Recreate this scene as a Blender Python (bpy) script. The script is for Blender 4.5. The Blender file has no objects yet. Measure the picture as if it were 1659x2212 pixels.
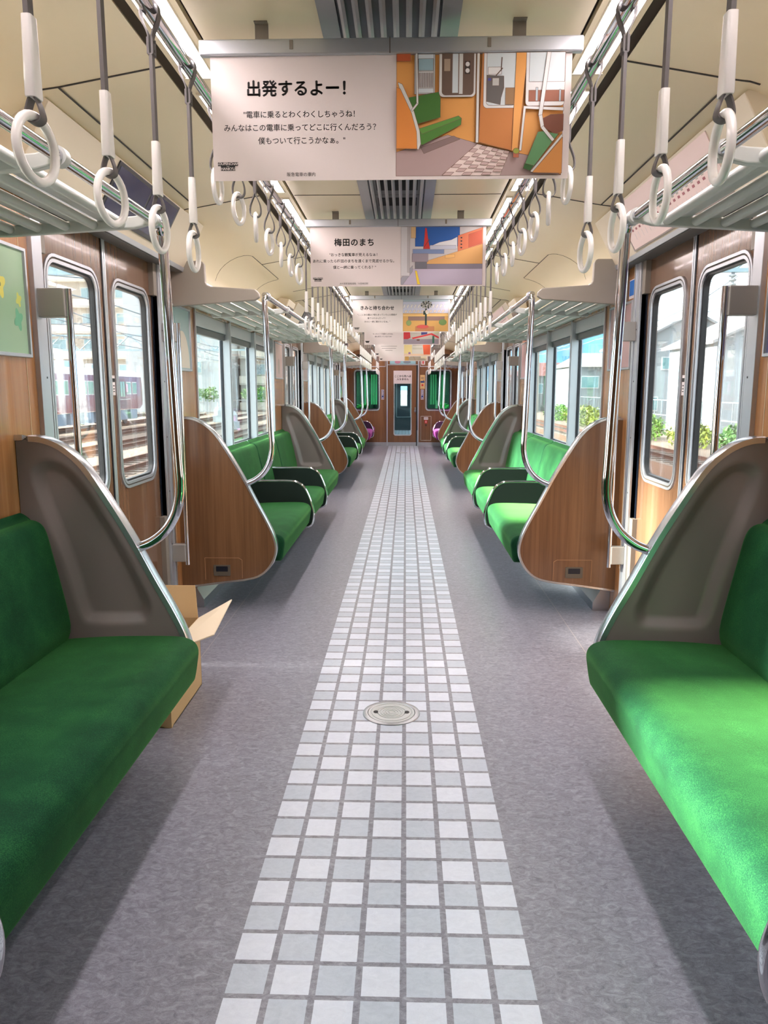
import bpy, bmesh, math, random
from mathutils import Vector, Matrix
random.seed(7)
PI = math.pi
scene = bpy.context.scene
COL = scene.collection

# ------------------------------------------------------------------ camera
def setup_camera():
    f, vx, vy, cx, cy = 1620.0, 876.0, 842.0, 829.5, 1106.0
    d = Vector((vx - cx, vy - cy, f)).normalized()          # world +Y seen from the camera (x right, y down, z forward)
    up = Vector((0, -d.z, d.y)).normalized()
    rt = d.cross(up)
    if rt.x < 0: rt = -rt
    M = Matrix((rt, d, up))                                  # rows: world axes in camera coordinates
    right, down, fwd = M.col[0], M.col[1], M.col[2]
    m = Matrix.Identity(4)
    for i in range(3):
        m[i][0] = right[i]; m[i][1] = -down[i]; m[i][2] = -fwd[i]
    m[0][3], m[1][3], m[2][3] = 0.046, 0.0, 1.31
    cd = bpy.data.cameras.new('camera'); cd.sensor_fit = 'HORIZONTAL'; cd.sensor_width = 36.0
    cd.lens = f / 1659.0 * 36.0; cd.clip_start = 0.05; cd.clip_end = 9000
    co = bpy.data.objects.new('camera', cd); COL.objects.link(co); co.matrix_world = m
    scene.camera = co
setup_camera()

# ------------------------------------------------------------------ light
EXPOSURE = 0.82
SKY = 2.7
GLOW = 2.0
SUN = 31.0
LAMP = 18.5
vs = scene.view_settings
vs.view_transform = 'Standard'; vs.look = 'None'; vs.gamma = 1.0; vs.use_curve_mapping = False; vs.exposure = EXPOSURE
scene.cycles.use_denoising = True
scene.cycles.max_bounces = 10; scene.cycles.diffuse_bounces = 5; scene.cycles.glossy_bounces = 5
scene.cycles.transmission_bounces = 6; scene.cycles.transparent_max_bounces = 24
scene.cycles.sample_clamp_indirect = 6.0
w = bpy.data.worlds.new('sky'); scene.world = w; w.use_nodes = True
nt = w.node_tree; nt.nodes.clear()
tc = nt.nodes.new('ShaderNodeTexCoord'); dot = nt.nodes.new('ShaderNodeVectorMath'); dot.operation = 'DOT_PRODUCT'
dot.inputs[1].default_value = Vector((-0.80, 0.22, 0.56)).normalized()      # bright hazy part of the sky round the sun
mx_ = nt.nodes.new('ShaderNodeMath'); mx_.operation = 'MAXIMUM'; mx_.inputs[1].default_value = 0.0
pw_ = nt.nodes.new('ShaderNodeMath'); pw_.operation = 'POWER'; pw_.inputs[1].default_value = 7.0
ml_ = nt.nodes.new('ShaderNodeMath'); ml_.operation = 'MULTIPLY_ADD'; ml_.inputs[1].default_value = SKY * GLOW; ml_.inputs[2].default_value = SKY
nt.links.new(tc.outputs['Generated'], dot.inputs[0]); nt.links.new(dot.outputs['Value'], mx_.inputs[0]); nt.links.new(mx_.outputs[0], pw_.inputs[0]); nt.links.new(pw_.outputs[0], ml_.inputs[0])
sep = nt.nodes.new('ShaderNodeSeparateXYZ')
rmp = nt.nodes.new('ShaderNodeValToRGB'); bg = nt.nodes.new('ShaderNodeBackground'); wo = nt.nodes.new('ShaderNodeOutputWorld')
nt.links.new(tc.outputs['Generated'], sep.inputs[0]); nt.links.new(sep.outputs['Z'], rmp.inputs[0])
rmp.color_ramp.elements[0].position = 0.0; rmp.color_ramp.elements[0].color = (0.78, 0.9, 0.97, 1)
rmp.color_ramp.elements[1].position = 0.6; rmp.color_ramp.elements[1].color = (0.93, 0.97, 1.0, 1)
nt.links.new(rmp.outputs[0], bg.inputs[0]); nt.links.new(ml_.outputs[0], bg.inputs[1]); nt.links.new(bg.outputs[0], wo.inputs[0])
sd = bpy.data.lights.new('sun', 'SUN'); sd.energy = SUN; sd.angle = math.radians(9); sd.color = (1.0, 0.94, 0.80)
so = bpy.data.objects.new('sun', sd); COL.objects.link(so)
so.rotation_euler = Vector((0.92, 0.03, -0.31)).to_track_quat('-Z', 'Y').to_euler()   # hazy sun from the left, high

# ------------------------------------------------------------------ materials
def lin(c):
    out = []
    for v in c[:3]:
        v = v / 255.0
        out.append(v / 12.92 if v <= 0.04045 else ((v + 0.055) / 1.055) ** 2.4)
    return (*out, 1.0)
MATS = {}
def mat(name, rgb, rough=0.5, metal=0.0, spec=0.5, coat=0.0, emit=None, estr=0.0, sheen=0.0, bump=None):
    if name in MATS: return MATS[name]
    m = bpy.data.materials.new(name); m.use_nodes = True
    b = m.node_tree.nodes['Principled BSDF']
    b.inputs['Base Color'].default_value = lin(rgb); b.inputs['Roughness'].default_value = rough
    b.inputs['Metallic'].default_value = metal; b.inputs['Specular IOR Level'].default_value = spec
    b.inputs['Coat Weight'].default_value = coat; b.inputs['Coat Roughness'].default_value = 0.08
    if sheen: b.inputs['Sheen Weight'].default_value = sheen
    if emit:
        b.inputs['Emission Color'].default_value = lin(emit); b.inputs['Emission Strength'].default_value = estr
    if bump:
        t = m.node_tree; tcn = t.nodes.new('ShaderNodeTexCoord'); n = t.nodes.new('ShaderNodeTexNoise'); bp = t.nodes.new('ShaderNodeBump')
        n.inputs['Scale'].default_value = bump[0]; n.inputs['Detail'].default_value = 4
        bp.inputs['Strength'].default_value = bump[1]; bp.inputs['Distance'].default_value = bump[2]
        t.links.new(tcn.outputs['Object'], n.inputs['Vector']); t.links.new(n.outputs['Fac'], bp.inputs['Height'])
        t.links.new(bp.outputs['Normal'], b.inputs['Normal'])
    MATS[name] = m
    return m
def nmat(name):
    m = bpy.data.materials.new(name); m.use_nodes = True
    MATS[name] = m
    return m, m.node_tree, m.node_tree.nodes['Principled BSDF']
def node(t, typ, **kw):
    n = t.nodes.new(typ)
    for k, v in kw.items():
        if k in n.inputs: n.inputs[k].default_value = v
        else: setattr(n, k, v)
    return n
def math_n(t, op, a, b=None):
    n = t.nodes.new('ShaderNodeMath'); n.operation = op
    for i, v in ((0, a), (1, b)):
        if v is None: continue
        if isinstance(v, (int, float)): n.inputs[i].default_value = v
        else: t.links.new(v, n.inputs[i])
    return n.outputs[0]
def ramp(t, fac, stops):
    r = t.nodes.new('ShaderNodeValToRGB')
    while len(r.color_ramp.elements) < len(stops): r.color_ramp.elements.new(0.5)
    for e, (p, c) in zip(r.color_ramp.elements, stops): e.position = p; e.color = lin(c)
    t.links.new(fac, r.inputs[0]); return r.outputs[0]
def mixc(t, fac, a, b):
    n = t.nodes.new('ShaderNodeMix'); n.data_type = 'RGBA'
    if isinstance(fac, (int, float)): n.inputs[0].default_value = fac
    else: t.links.new(fac, n.inputs[0])
    for i, v in ((6, a), (7, b)):
        if isinstance(v, tuple): n.inputs[i].default_value = v
        else: t.links.new(v, n.inputs[i])
    return n.outputs[2]

def wood(name, c1, c2, c3, rough=0.22, coat=0.6):
    m, t, b = nmat(name)
    co = node(t, 'ShaderNodeTexCoord'); mp = node(t, 'ShaderNodeMapping')
    mp.inputs['Scale'].default_value = (60, 60, 1.6)
    t.links.new(co.outputs['Object'], mp.inputs[0])
    n = node(t, 'ShaderNodeTexNoise', Scale=1.0, Detail=6.0, Roughness=0.6); t.links.new(mp.outputs[0], n.inputs['Vector'])
    mp2 = node(t, 'ShaderNodeMapping'); mp2.inputs['Scale'].default_value = (7, 7, 0.25); t.links.new(co.outputs['Object'], mp2.inputs[0])
    n2 = node(t, 'ShaderNodeTexNoise', Scale=1.0, Detail=2.0); t.links.new(mp2.outputs[0], n2.inputs['Vector'])
    f = math_n(t, 'ADD', math_n(t, 'MULTIPLY', n.outputs['Fac'], 0.6), math_n(t, 'MULTIPLY', n2.outputs['Fac'], 0.4))
    t.links.new(ramp(t, f, [(0.32, c1), (0.5, c2), (0.68, c3)]), b.inputs['Base Color'])
    b.inputs['Roughness'].default_value = rough; b.inputs['Coat Weight'].default_value = coat; b.inputs['Coat Roughness'].default_value = 0.06
    return m
WOOD_WALL = wood('wall wood', (140, 94, 54), (168, 116, 70), (186, 134, 86))
WOOD_DARK = wood('partition wood', (92, 62, 40), (116, 82, 54), (132, 96, 66), 0.28, 0.4)
WOOD_DOOR = wood('door wood', (88, 64, 48), (112, 83, 62), (128, 97, 74), 0.2, 0.6)
WOOD_END = wood('end wall wood', (100, 64, 36), (122, 80, 46), (138, 94, 56), 0.3, 0.4)

def velvet(name, c1, c2, c3, sh):
    m, t, b = nmat(name)
    co = node(t, 'ShaderNodeTexCoord')
    n = node(t, 'ShaderNodeTexNoise', Scale=9.0, Detail=3.0, Roughness=0.55); t.links.new(co.outputs['Object'], n.inputs['Vector'])
    n2 = node(t, 'ShaderNodeTexNoise', Scale=420.0, Detail=2.0); t.links.new(co.outputs['Object'], n2.inputs['Vector'])
    f = math_n(t, 'ADD', math_n(t, 'MULTIPLY', n.outputs['Fac'], 0.4), math_n(t, 'MULTIPLY', n2.outputs['Fac'], 0.6))
    t.links.new(ramp(t, f, [(0.3, c1), (0.5, c2), (0.7, c3)]), b.inputs['Base Color'])
    b.inputs['Roughness'].default_value = 0.85; b.inputs['Specular IOR Level'].default_value = 0.15
    b.inputs['Sheen Weight'].default_value = 0.45; b.inputs['Sheen Roughness'].default_value = 0.35; b.inputs['Sheen Tint'].default_value = sh
    bp = node(t, 'ShaderNodeBump', Strength=0.25, Distance=0.002); t.links.new(n2.outputs['Fac'], bp.inputs['Height']); t.links.new(bp.outputs[0], b.inputs['Normal'])
    return m
VELVET = velvet('green velvet', (4, 36, 24), (11, 58, 34), (34, 88, 46), lin((125, 212, 105)))
PURPLE = velvet('purple velvet', (84, 20, 74), (112, 34, 98), (140, 52, 122), lin((230, 150, 220)))
FABDARK = mat('dark green moquette', (5, 27, 18), 0.9, sheen=0.1)

CHROME = mat('chrome', (205, 205, 210), 0.07, 1.0)
STEEL = mat('brushed steel', (188, 192, 198), 0.32, 1.0)
ALU = mat('anodised aluminium', (196, 201, 208), 0.36, 0.75)
TRIM_L = mat('edge trim', (205, 210, 215), 0.22, 0.85)
TAUPE = mat('taupe moulding', (120, 109, 105), 0.33, 0, 0.5, bump=(900, 0.12, 0.001))
GREYPL = mat('grey plastic', (150, 143, 134), 0.5, bump=(900, 0.1, 0.001))
CREAM = mat('cream panel', (222, 210, 178), 0.35, 0, 0.4)
CREAM2 = mat('pale cream panel', (206, 196, 174), 0.4)
DARKGAP = mat('shadow gap', (70, 60, 48), 0.6)
SEAM = mat('panel seam', (50, 46, 42), 0.7)
BLACK = mat('black rubber', (14, 16, 20), 0.45)
NAVY = mat('dark gasket', (16, 22, 34), 0.35)
WHITEPL = mat('white plastic', (242, 240, 238), 0.25, 0, 0.5, coat=0.3)
STRAP = mat('grey strap', (92, 88, 88), 0.5)
RACKP = mat('rack paint', (190, 194, 192), 0.35)
VENTM = mat('vent aluminium', (150, 155, 160), 0.35, 0.6)
BRACK = mat('bracket grey', (128, 120, 110), 0.5)
PAPER = mat('white paper', (222, 212, 210), 0.6)
INK = mat('black ink', (22, 20, 20), 0.6)
CARD = mat('cardboard', (196, 164, 118), 0.8, bump=(60, 0.1, 0.002))
CARDL = mat('cardboard inside', (222, 204, 176), 0.8)
PBAG = mat('white plastic bag', (238, 240, 244), 0.35)
RED = mat('red label', (200, 40, 36), 0.5)
BLUE = mat('blue sticker', (40, 66, 130), 0.5)
TAN = mat('tan notice', (214, 178, 120), 0.6)
BROWNDK = mat('dark brown panel', (60, 36, 24), 0.35, coat=0.3)
LEDM = mat('lamp diffuser', (255, 250, 250), 0.5, emit=(255, 240, 240), estr=LAMP)
SCREEN = mat('screen', (34, 38, 66), 0.15, emit=(50, 54, 90), estr=0.08)
SCREEN2 = mat('screen frame', (40, 40, 48), 0.3)

def glass(name, tint, fac=0.1):
    m = bpy.data.materials.new(name); m.use_nodes = True; t = m.node_tree; t.nodes.clear()
    o = node(t, 'ShaderNodeOutputMaterial'); mx = node(t, 'ShaderNodeMixShader'); tr = node(t, 'ShaderNodeBsdfTransparent'); gl = node(t, 'ShaderNodeBsdfGlossy')
    tr.inputs[0].default_value = tint; gl.inputs['Roughness'].default_value = 0.02
    fr = node(t, 'ShaderNodeFresnel', IOR=1.45); f = math_n(t, 'MULTIPLY', fr.outputs[0], fac * 10)
    t.links.new(f, mx.inputs[0]); t.links.new(tr.outputs[0], mx.inputs[1]); t.links.new(gl.outputs[0], mx.inputs[2]); t.links.new(mx.outputs[0], o.inputs[0])
    MATS[name] = m; return m
GLASS = glass('window glass', (0.94, 1.0, 1.0, 1), 0.06)
GLASS_D = glass('door glass', (0.97, 0.99, 1.0, 1), 0.06)
GLASS_G = glass('green glass', (0.42, 0.80, 0.62, 1), 0.08)

# floor: mottled vinyl with a strip of checker tiles down the middle
def floor_mat():
    m, t, b = nmat('floor vinyl')
    co = node(t, 'ShaderNodeTexCoord'); sp = node(t, 'ShaderNodeSeparateXYZ'); t.links.new(co.outputs['Object'], sp.inputs[0])
    X, Y = sp.outputs[0], sp.outputs[1]
    mp = node(t, 'ShaderNodeMapping'); mp.inputs['Scale'].default_value = (1.0, 1.6, 1); t.links.new(co.outputs['Object'], mp.inputs[0])
    n = node(t, 'ShaderNodeTexNoise', Scale=34.0, Detail=8.0, Roughness=0.72, Distortion=1.2); t.links.new(mp.outputs[0], n.inputs['Vector'])
    n3 = node(t, 'ShaderNodeTexNoise', Scale=400.0, Detail=2.0); t.links.new(co.outputs['Object'], n3.inputs['Vector'])
    nf = math_n(t, 'ADD', math_n(t, 'MULTIPLY', n.outputs['Fac'], 0.8), math_n(t, 'MULTIPLY', n3.outputs['Fac'], 0.2))
    base = ramp(t, nf, [(0.3, (98, 99, 108)), (0.5, (138, 139, 151)), (0.7, (174, 176, 190))])
    pitch, half = 0.1, 0.3335
    u = math_n(t, 'DIVIDE', math_n(t, 'ADD', X, 0.346), pitch)
    v = math_n(t, 'DIVIDE', math_n(t, 'ADD', Y, 9.92 - 1.4475), 0.0992)
    fu, fv = math_n(t, 'FRACT', u), math_n(t, 'FRACT', v)
    iu, iv = math_n(t, 'FLOOR', u), math_n(t, 'FLOOR', v)
    inu = math_n(t, 'LESS_THAN', fu, 0.85); inv = math_n(t, 'LESS_THAN', fv, 0.868)
    ok = math_n(t, 'MULTIPLY', math_n(t, 'GREATER_THAN', u, 0.0), math_n(t, 'LESS_THAN', u, 7.0))
    tile = math_n(t, 'MULTIPLY', math_n(t, 'MULTIPLY', inu, inv), ok)
    chk = math_n(t, 'MODULO', math_n(t, 'ADD', math_n(t, 'ADD', iu, iv), 200), 2.0)
    light = ramp(t, nf, [(0.25, (208, 214, 228)), (0.75, (230, 236, 248))])
    dark = ramp(t, nf, [(0.25, (176, 186, 200)), (0.75, (206, 214, 226))])
    tcol = mixc(t, chk, dark, light)
    c1 = mixc(t, tile, base, tcol)
    # welded seams between the vinyl sheets
    ax = math_n(t, 'ABSOLUTE', math_n(t, 'ADD', X, 0.0))
    s1 = math_n(t, 'LESS_THAN', math_n(t, 'ABSOLUTE', math_n(t, 'SUBTRACT', ax, 0.962)), 0.0018)
    c2 = mixc(t, s1, c1, lin((176, 170, 168)))
    t.links.new(c2, b.inputs['Base Color'])
    b.inputs['Roughness'].default_value = 0.30; b.inputs['Specular IOR Level'].default_value = 0.5
    bp = node(t, 'ShaderNodeBump', Strength=0.12, Distance=0.002); t.links.new(n3.outputs['Fac'], bp.inputs['Height']); t.links.new(bp.outputs[0], b.inputs['Normal'])
    return m
FLOOR = floor_mat()

# ------------------------------------------------------------------ mesh building
class MB:
    def __init__(s): s.v = []; s.f = []; s.m = []
    def add(s, vs, fs, mi=0):
        o = len(s.v); s.v += [tuple(p) for p in vs]
        for f in fs: s.f.append([i + o for i in f]); s.m.append(mi)
        return s
    def box(s, x0, x1, y0, y1, z0, z1, mi=0):
        x0, x1 = min(x0, x1), max(x0, x1); y0, y1 = min(y0, y1), max(y0, y1); z0, z1 = min(z0, z1), max(z0, z1)
        return s.add([(x, y, z) for x in (x0, x1) for y in (y0, y1) for z in (z0, z1)],
                     [(0, 1, 3, 2), (4, 6, 7, 5), (0, 4, 5, 1), (2, 3, 7, 6), (0, 2, 6, 4), (1, 5, 7, 3)], mi)
    def prism(s, poly, axis, a, b, mi=0):
        n = len(poly)
        def P(p, c):
            return (c, p[0], p[1]) if axis == 'x' else ((p[0], c, p[1]) if axis == 'y' else (p[0], p[1], c))
        return s.add([P(p, a) for p in poly] + [P(p, b) for p in poly],
                     [list(range(n)), list(range(2 * n - 1, n - 1, -1))] + [(i, (i + 1) % n, n + (i + 1) % n, n + i) for i in range(n)], mi)
    def loops(s, L, cap0=False, cap1=False, closed=True, ring=False, mi=0):
        n = len(L[0]); vs = [p for l in L for p in l]; fs = []
        k = len(L)
        for j in range(k if ring else k - 1):
            a, b = j * n, ((j + 1) % k) * n
            for i in range(n if closed else n - 1):
                i2 = (i + 1) % n; fs.append((a + i, a + i2, b + i2, b + i))
        if cap0: fs.append(list(range(n)))
        if cap1: fs.append(list(range((k - 1) * n, k * n)))
        return s.add(vs, fs, mi)
    def tube(s, path, r, n=10, closed=False, mi=0, squash=None):
        P = [Vector(p) for p in path]; k = len(P); L = []
        rad = r if isinstance(r, (list, tuple)) else [r] * k
        prev = None
        for i in range(k):
            if closed: tg = P[(i + 1) % k] - P[i - 1]
            else: tg = P[min(i + 1, k - 1)] - P[max(i - 1, 0)]
            tg.normalize()
            if prev is None:
                a = Vector((0, 0, 1)) if abs(tg.z) < 0.9 else Vector((1, 0, 0))
                nx = tg.cross(a).normalized()
            else:
                nx = (prev - tg * prev.dot(tg)).normalized()
            prev = nx; ny = tg.cross(nx)
            L.append([tuple(P[i] + (nx * math.cos(2 * PI * j / n) + ny * math.sin(2 * PI * j / n)) * rad[i]) for j in range(n)])
        return s.loops(L, not closed, not closed, True, closed, mi)
    def band(s, path, wdir, width, th, mi=0):
        """flat strap along a path; wdir is the direction of its width"""
        P = [Vector(p) for p in path]; wd = Vector(wdir).normalized(); L = []
        for i in range(len(P)):
            tg = (P[min(i + 1, len(P) - 1)] - P[max(i - 1, 0)]).normalized(); nn = tg.cross(wd).normalized()
            L.append([tuple(P[i] + wd * a * width / 2 + nn * b * th / 2) for a, b in ((-1, -1), (1, -1), (1, 1), (-1, 1))])
        return s.loops(L, True, True, True, False, mi)
    def lathe(s, prof, c, n=32, mi=0, axis='z'):
        L = []
        for r, h in prof:
            l = []
            for j in range(n):
                a = 2 * PI * j / n; x, y = r * math.cos(a), r * math.sin(a)
                l.append((c[0] + x, c[1] + y, c[2] + h) if axis == 'z' else (c[0] + x, c[1] + h, c[2] + y) if axis == 'y' else (c[0] + h, c[1] + x, c[2] + y))
            L.append(l)
        return s.loops(L, True, True, True, False, mi)
    def build(s, name, mats, parent=None, smooth=35, bevel=0.0, seg=2, doubles=False):
        me = bpy.data.meshes.new(name); me.from_pydata(s.v, [], s.f); 
        bm = bmesh.new(); bm.from_mesh(me)
        for f, mi in zip(bm.faces, s.m): f.material_index = mi
        if doubles: bmesh.ops.remove_doubles(bm, verts=bm.verts, dist=1e-5)
        bmesh.ops.recalc_face_normals(bm, faces=bm.faces)
        bm.to_mesh(me); bm.free()
        if smooth:
            me.shade_smooth(); me.set_sharp_from_angle(angle=math.radians(smooth))
        for m in (mats if isinstance(mats, (list, tuple)) else [mats]): me.materials.append(m)
        o = bpy.data.objects.new(name, me); COL.objects.link(o)
        if parent is not None: o.parent = parent
        if bevel:
            b = o.modifiers.new('bevel', 'BEVEL'); b.width = bevel; b.segments = seg; b.limit_method = 'ANGLE'; b.angle_limit = math.radians(35)
        return o
def tag(o, label=None, cat=None, group=None, kind=None):
    if label: o['label'] = label
    if cat: o['category'] = cat
    if group: o['group'] = group
    if kind: o['kind'] = kind
    return o
def thing(name, label, cat, loc=(0, 0, 0), group=None):
    o = bpy.data.objects.new(name, None); COL.objects.link(o); o.location = loc; o.empty_display_size = 0.1
    return tag(o, label, cat, group)
def struct(o, label=None, cat=None): return tag(o, label, cat, None, 'structure')
KIDS = {}
def kids(o): return [c for c in COL.objects if c.parent is o]
def dup(root, loc, label, cat=None, group=None, rotz=None, ks=None):
    r = root.copy(); COL.objects.link(r); r.location = loc
    if rotz is not None: r.rotation_euler = (0, 0, rotz)
    r['label'] = label
    if cat: r['category'] = cat
    if group: r['group'] = group
    for ch, sub in ks:
        c = ch.copy(); COL.objects.link(c); c.parent = r
        for g in sub:
            d = g.copy(); COL.objects.link(d); d.parent = c
    return r
def tree(root): return [(c, kids(c)) for c in kids(root)]
def rrect(a0, a1, b0, b1, r, n=6):
    out = []
    for ca, cb, st in ((a1 - r, b1 - r, 0), (a0 + r, b1 - r, 1), (a0 + r, b0 + r, 2), (a1 - r, b0 + r, 3)):
        for i in range(n + 1):
            t = (st + i / n) * PI / 2; out.append((ca + r * math.cos(t), cb + r * math.sin(t)))
    return out
def corners(a0, a1, b0, b1, n=6):
    out = []
    for c in ((a1, b1), (a0, b1), (a0, b0), (a1, b0)): out += [c] * (n + 1)
    return out
def arcpts(c, r, a0, a1, n):
    return [(c[0] + r * math.cos(a0 + (a1 - a0) * i / n), c[1] + r * math.sin(a0 + (a1 - a0) * i / n)) for i in range(n + 1)]
def smoothpath(pts, n=6):
    """Catmull-Rom through the points"""
    P = [Vector(p) for p in pts]; out = []
    for i in range(len(P) - 1):
        p0, p1, p2, p3 = P[max(i - 1, 0)], P[i], P[i + 1], P[min(i + 2, len(P) - 1)]
        for k in range(n):
            t = k / n
            out.append(tuple(0.5 * ((2 * p1) + (p2 - p0) * t + (2 * p0 - 5 * p1 + 4 * p2 - p3) * t * t + (3 * p1 - p0 - 3 * p2 + p3) * t ** 3)))
    out.append(tuple(P[-1])); return out
FONT_CACHE = {}
def text(body, size, loc, m, parent=None, name='lettering', rot=(PI / 2, 0, 0), bold=0.0, align='CENTER', spacing=1.0, line=1.0, heavy=0.0):
    c = bpy.data.curves.new('txt', 'FONT'); c.body = body; c.size = size; c.align_x = align; c.align_y = 'CENTER'
    c.offset = bold; c.space_character = spacing; c.space_line = line; c.resolution_u = 3
    o = bpy.data.objects.new('txt', c); COL.objects.link(o)
    bpy.context.view_layer.update()
    me = bpy.data.meshes.new_from_object(o.evaluated_get(bpy.context.evaluated_depsgraph_get()))
    bpy.data.objects.remove(o); bpy.data.curves.remove(c)
    if heavy:
        bm = bmesh.new()
        for a, c in ((0, 0), (heavy, 0), (-heavy, 0), (0, heavy), (0, -heavy)):
            n0 = len(bm.verts); bm.from_mesh(me); bm.verts.ensure_lookup_table()
            for v in bm.verts[n0:]: v.co.x += a; v.co.y += c; v.co.z += abs(a) * 0.02 + abs(c) * 0.01
        bm.to_mesh(me); bm.free()
    me.materials.clear(); me.materials.append(m)
    q = bpy.data.objects.new(name, me); COL.objects.link(q); q.location = loc; q.rotation_euler = rot
    if parent is not None: q.parent = parent
    return q

# ------------------------------------------------------------------ layout
XW = 1.275                                   # inner face of the side walls
DOORS = [3.425, 8.955, 14.485]               # centres of the three door bays
YEND, YBACK = 17.78, -1.15
SIDE = {-1: 'left', 1: 'right'}
def bays(s):
    """window bays: (y0, y1, number of windows)"""
    return [(0.95, 1.95, 1), (4.77, 7.61, 3), (10.30, 13.14, 3), (15.83, 16.9, 1)]
ZS, ZT = 0.87, 1.80                          # sill and head of the windows

# ------------------------------------------------------------------ room shell
b = MB(); b.box(-1.40, 1.40, YBACK, YEND + 0.05, -0.06, 0)
struct(b.build('floor', FLOOR, smooth=0))
# ceiling: profile swept along the car, in strips so that the gaps are real grooves
PROF = [(0.70, 2.28), (1.02, 2.225)] + [(1.02 + 0.255 * math.sin(t), 2.225 - 0.045 * (1 - math.cos(t)) - 0.172 * (t / (PI / 2)) ** 1.7) for t in [PI / 2 * i / 8 for i in range(1, 9)]]
PROF_END = PROF[-1]
b = MB()
b.box(-0.525, 0.525, YBACK, YEND, 2.28, 2.30)
for s in (-1, 1):
    b.box(s * 0.541, s * 0.668, YBACK, YEND, 2.283, 2.30)
    b.box(s * 0.50, s * 0.73, YBACK, YEND, 2.312, 2.33, 1)
    inner = [(s * x, z) for x, z in PROF]; outer = [(s * (x + 0.012), z + 0.02) for x, z in PROF]
    b.prism(inner + outer[::-1], 'y', YBACK, YEND)
struct(b.build('ceiling', [CREAM, DARKGAP], smooth=30))
# dark seams between the ceiling panels
def prof_z(x):
    for (x0, z0), (x1, z1) in zip(PROF, PROF[1:]):
        if x0 <= x <= x1: return z0 + (z1 - z0) * (x - x0) / (x1 - x0)
    return PROF[-1][1]
def seam_profile(s, y, w, x0, x1):
    xs = [x0 + (x1 - x0) * i / 14 for i in range(15)]
    return [(s * x, y, prof_z(x) - 0.0012) for x in xs]
b = MB()
for s in (-1, 1):
    for dc in DOORS:
        for y in (dc - 0.98, dc + 0.56):
            b.band(seam_profile(s, y, 0, 0.70, 1.10), (0, 1, 0), 0.006, 0.003)
        b.box(s * 1.017, s * 1.023, dc - 0.98, dc + 0.56, 2.2215, 2.2245)
    for bc in (6.19, 11.72):
        y0, y1 = bc - 0.80, bc + 0.28
        for y, r in ((y0, -1), (y1, 1)):
            pts = []
            for i in range(18):
                t = i / 17; x = 1.02 + 0.25 * t; k = min(1.0, t / 0.35)
                pts.append((s * x, y + r * 0.06 * math.sqrt(1 - (1 - k) ** 2), prof_z(x) - 0.0006))
            b.band(pts, (0, 1, 0), 0.0014, 0.002)
        b.box(s * 1.018, s * 1.022, y0, y1, 2.2225, 2.2245)
        for yy in (bc - 0.45, bc + 1.1): b.band(seam_profile(s, yy, 0, 0.70, 1.02), (0, 1, 0), 0.003, 0.003)
struct(b.build('trim_ceiling_seams', SEAM, smooth=0))
b = MB()
for yy in (3.98, 9.51, 15.04):
    b.box(-0.52, 0.52, yy, yy + 0.004, 2.278, 2.2805)
struct(b.build('trim_ceiling_joint', SEAM, smooth=0))

# side walls with openings
for s in (-1, 1):
    b = MB(); xi, xo = s * XW, s * (XW + 0.085)
    ys = [YBACK]
    holes = sorted([(y0, y1, 'w') for y0, y1, n in bays(s)] + [(d - 0.65, d + 0.65, 'd') for d in DOORS])
    y = YBACK
    for h0, h1, k in holes:
        b.box(xi, xo, y, h0, 0, 2.0)
        if k == 'w':
            b.box(xi, xo, h0, h1, 0, ZS); b.box(xi, xo, h0, h1, ZT, 2.0)
        else:
            b.box(xi, xo, h0, h1, 1.985, 2.02)
        y = h1
    b.box(xi, xo, y, YEND, 0, 2.0)
    struct(b.build('wall_' + SIDE[s], WOOD_WALL, smooth=0))
    # heater covers and kick plates under the benches
    b = MB()
    for y0, y1 in ((YBACK, 2.52), (4.33, 8.05), (9.86, 13.58), (15.39, YEND)):
        b.prism([(s * 1.274, 0.0), (s * 1.175, 0.0), (s * 1.175, 0.05), (s * 1.215, 0.12), (s * 1.215, 0.30), (s * 1.274, 0.33)], 'y', y0 + 0.06, y1 - 0.06)
    struct(b.build('baseboard_' + SIDE[s], STEEL, smooth=0))
# thin cream joints on the wooden pillars
b = MB()
for s in (-1, 1):
    for d in DOORS:
        for yy in (d - 0.80, d + 0.80):
            b.box(s * (XW - 0.0012), s * XW, yy, yy + 0.003, 0.3, 1.98)
struct(b.build('trim_wall_joints', mat('joint', (206, 184, 150), 0.5), smooth=0))

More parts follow.
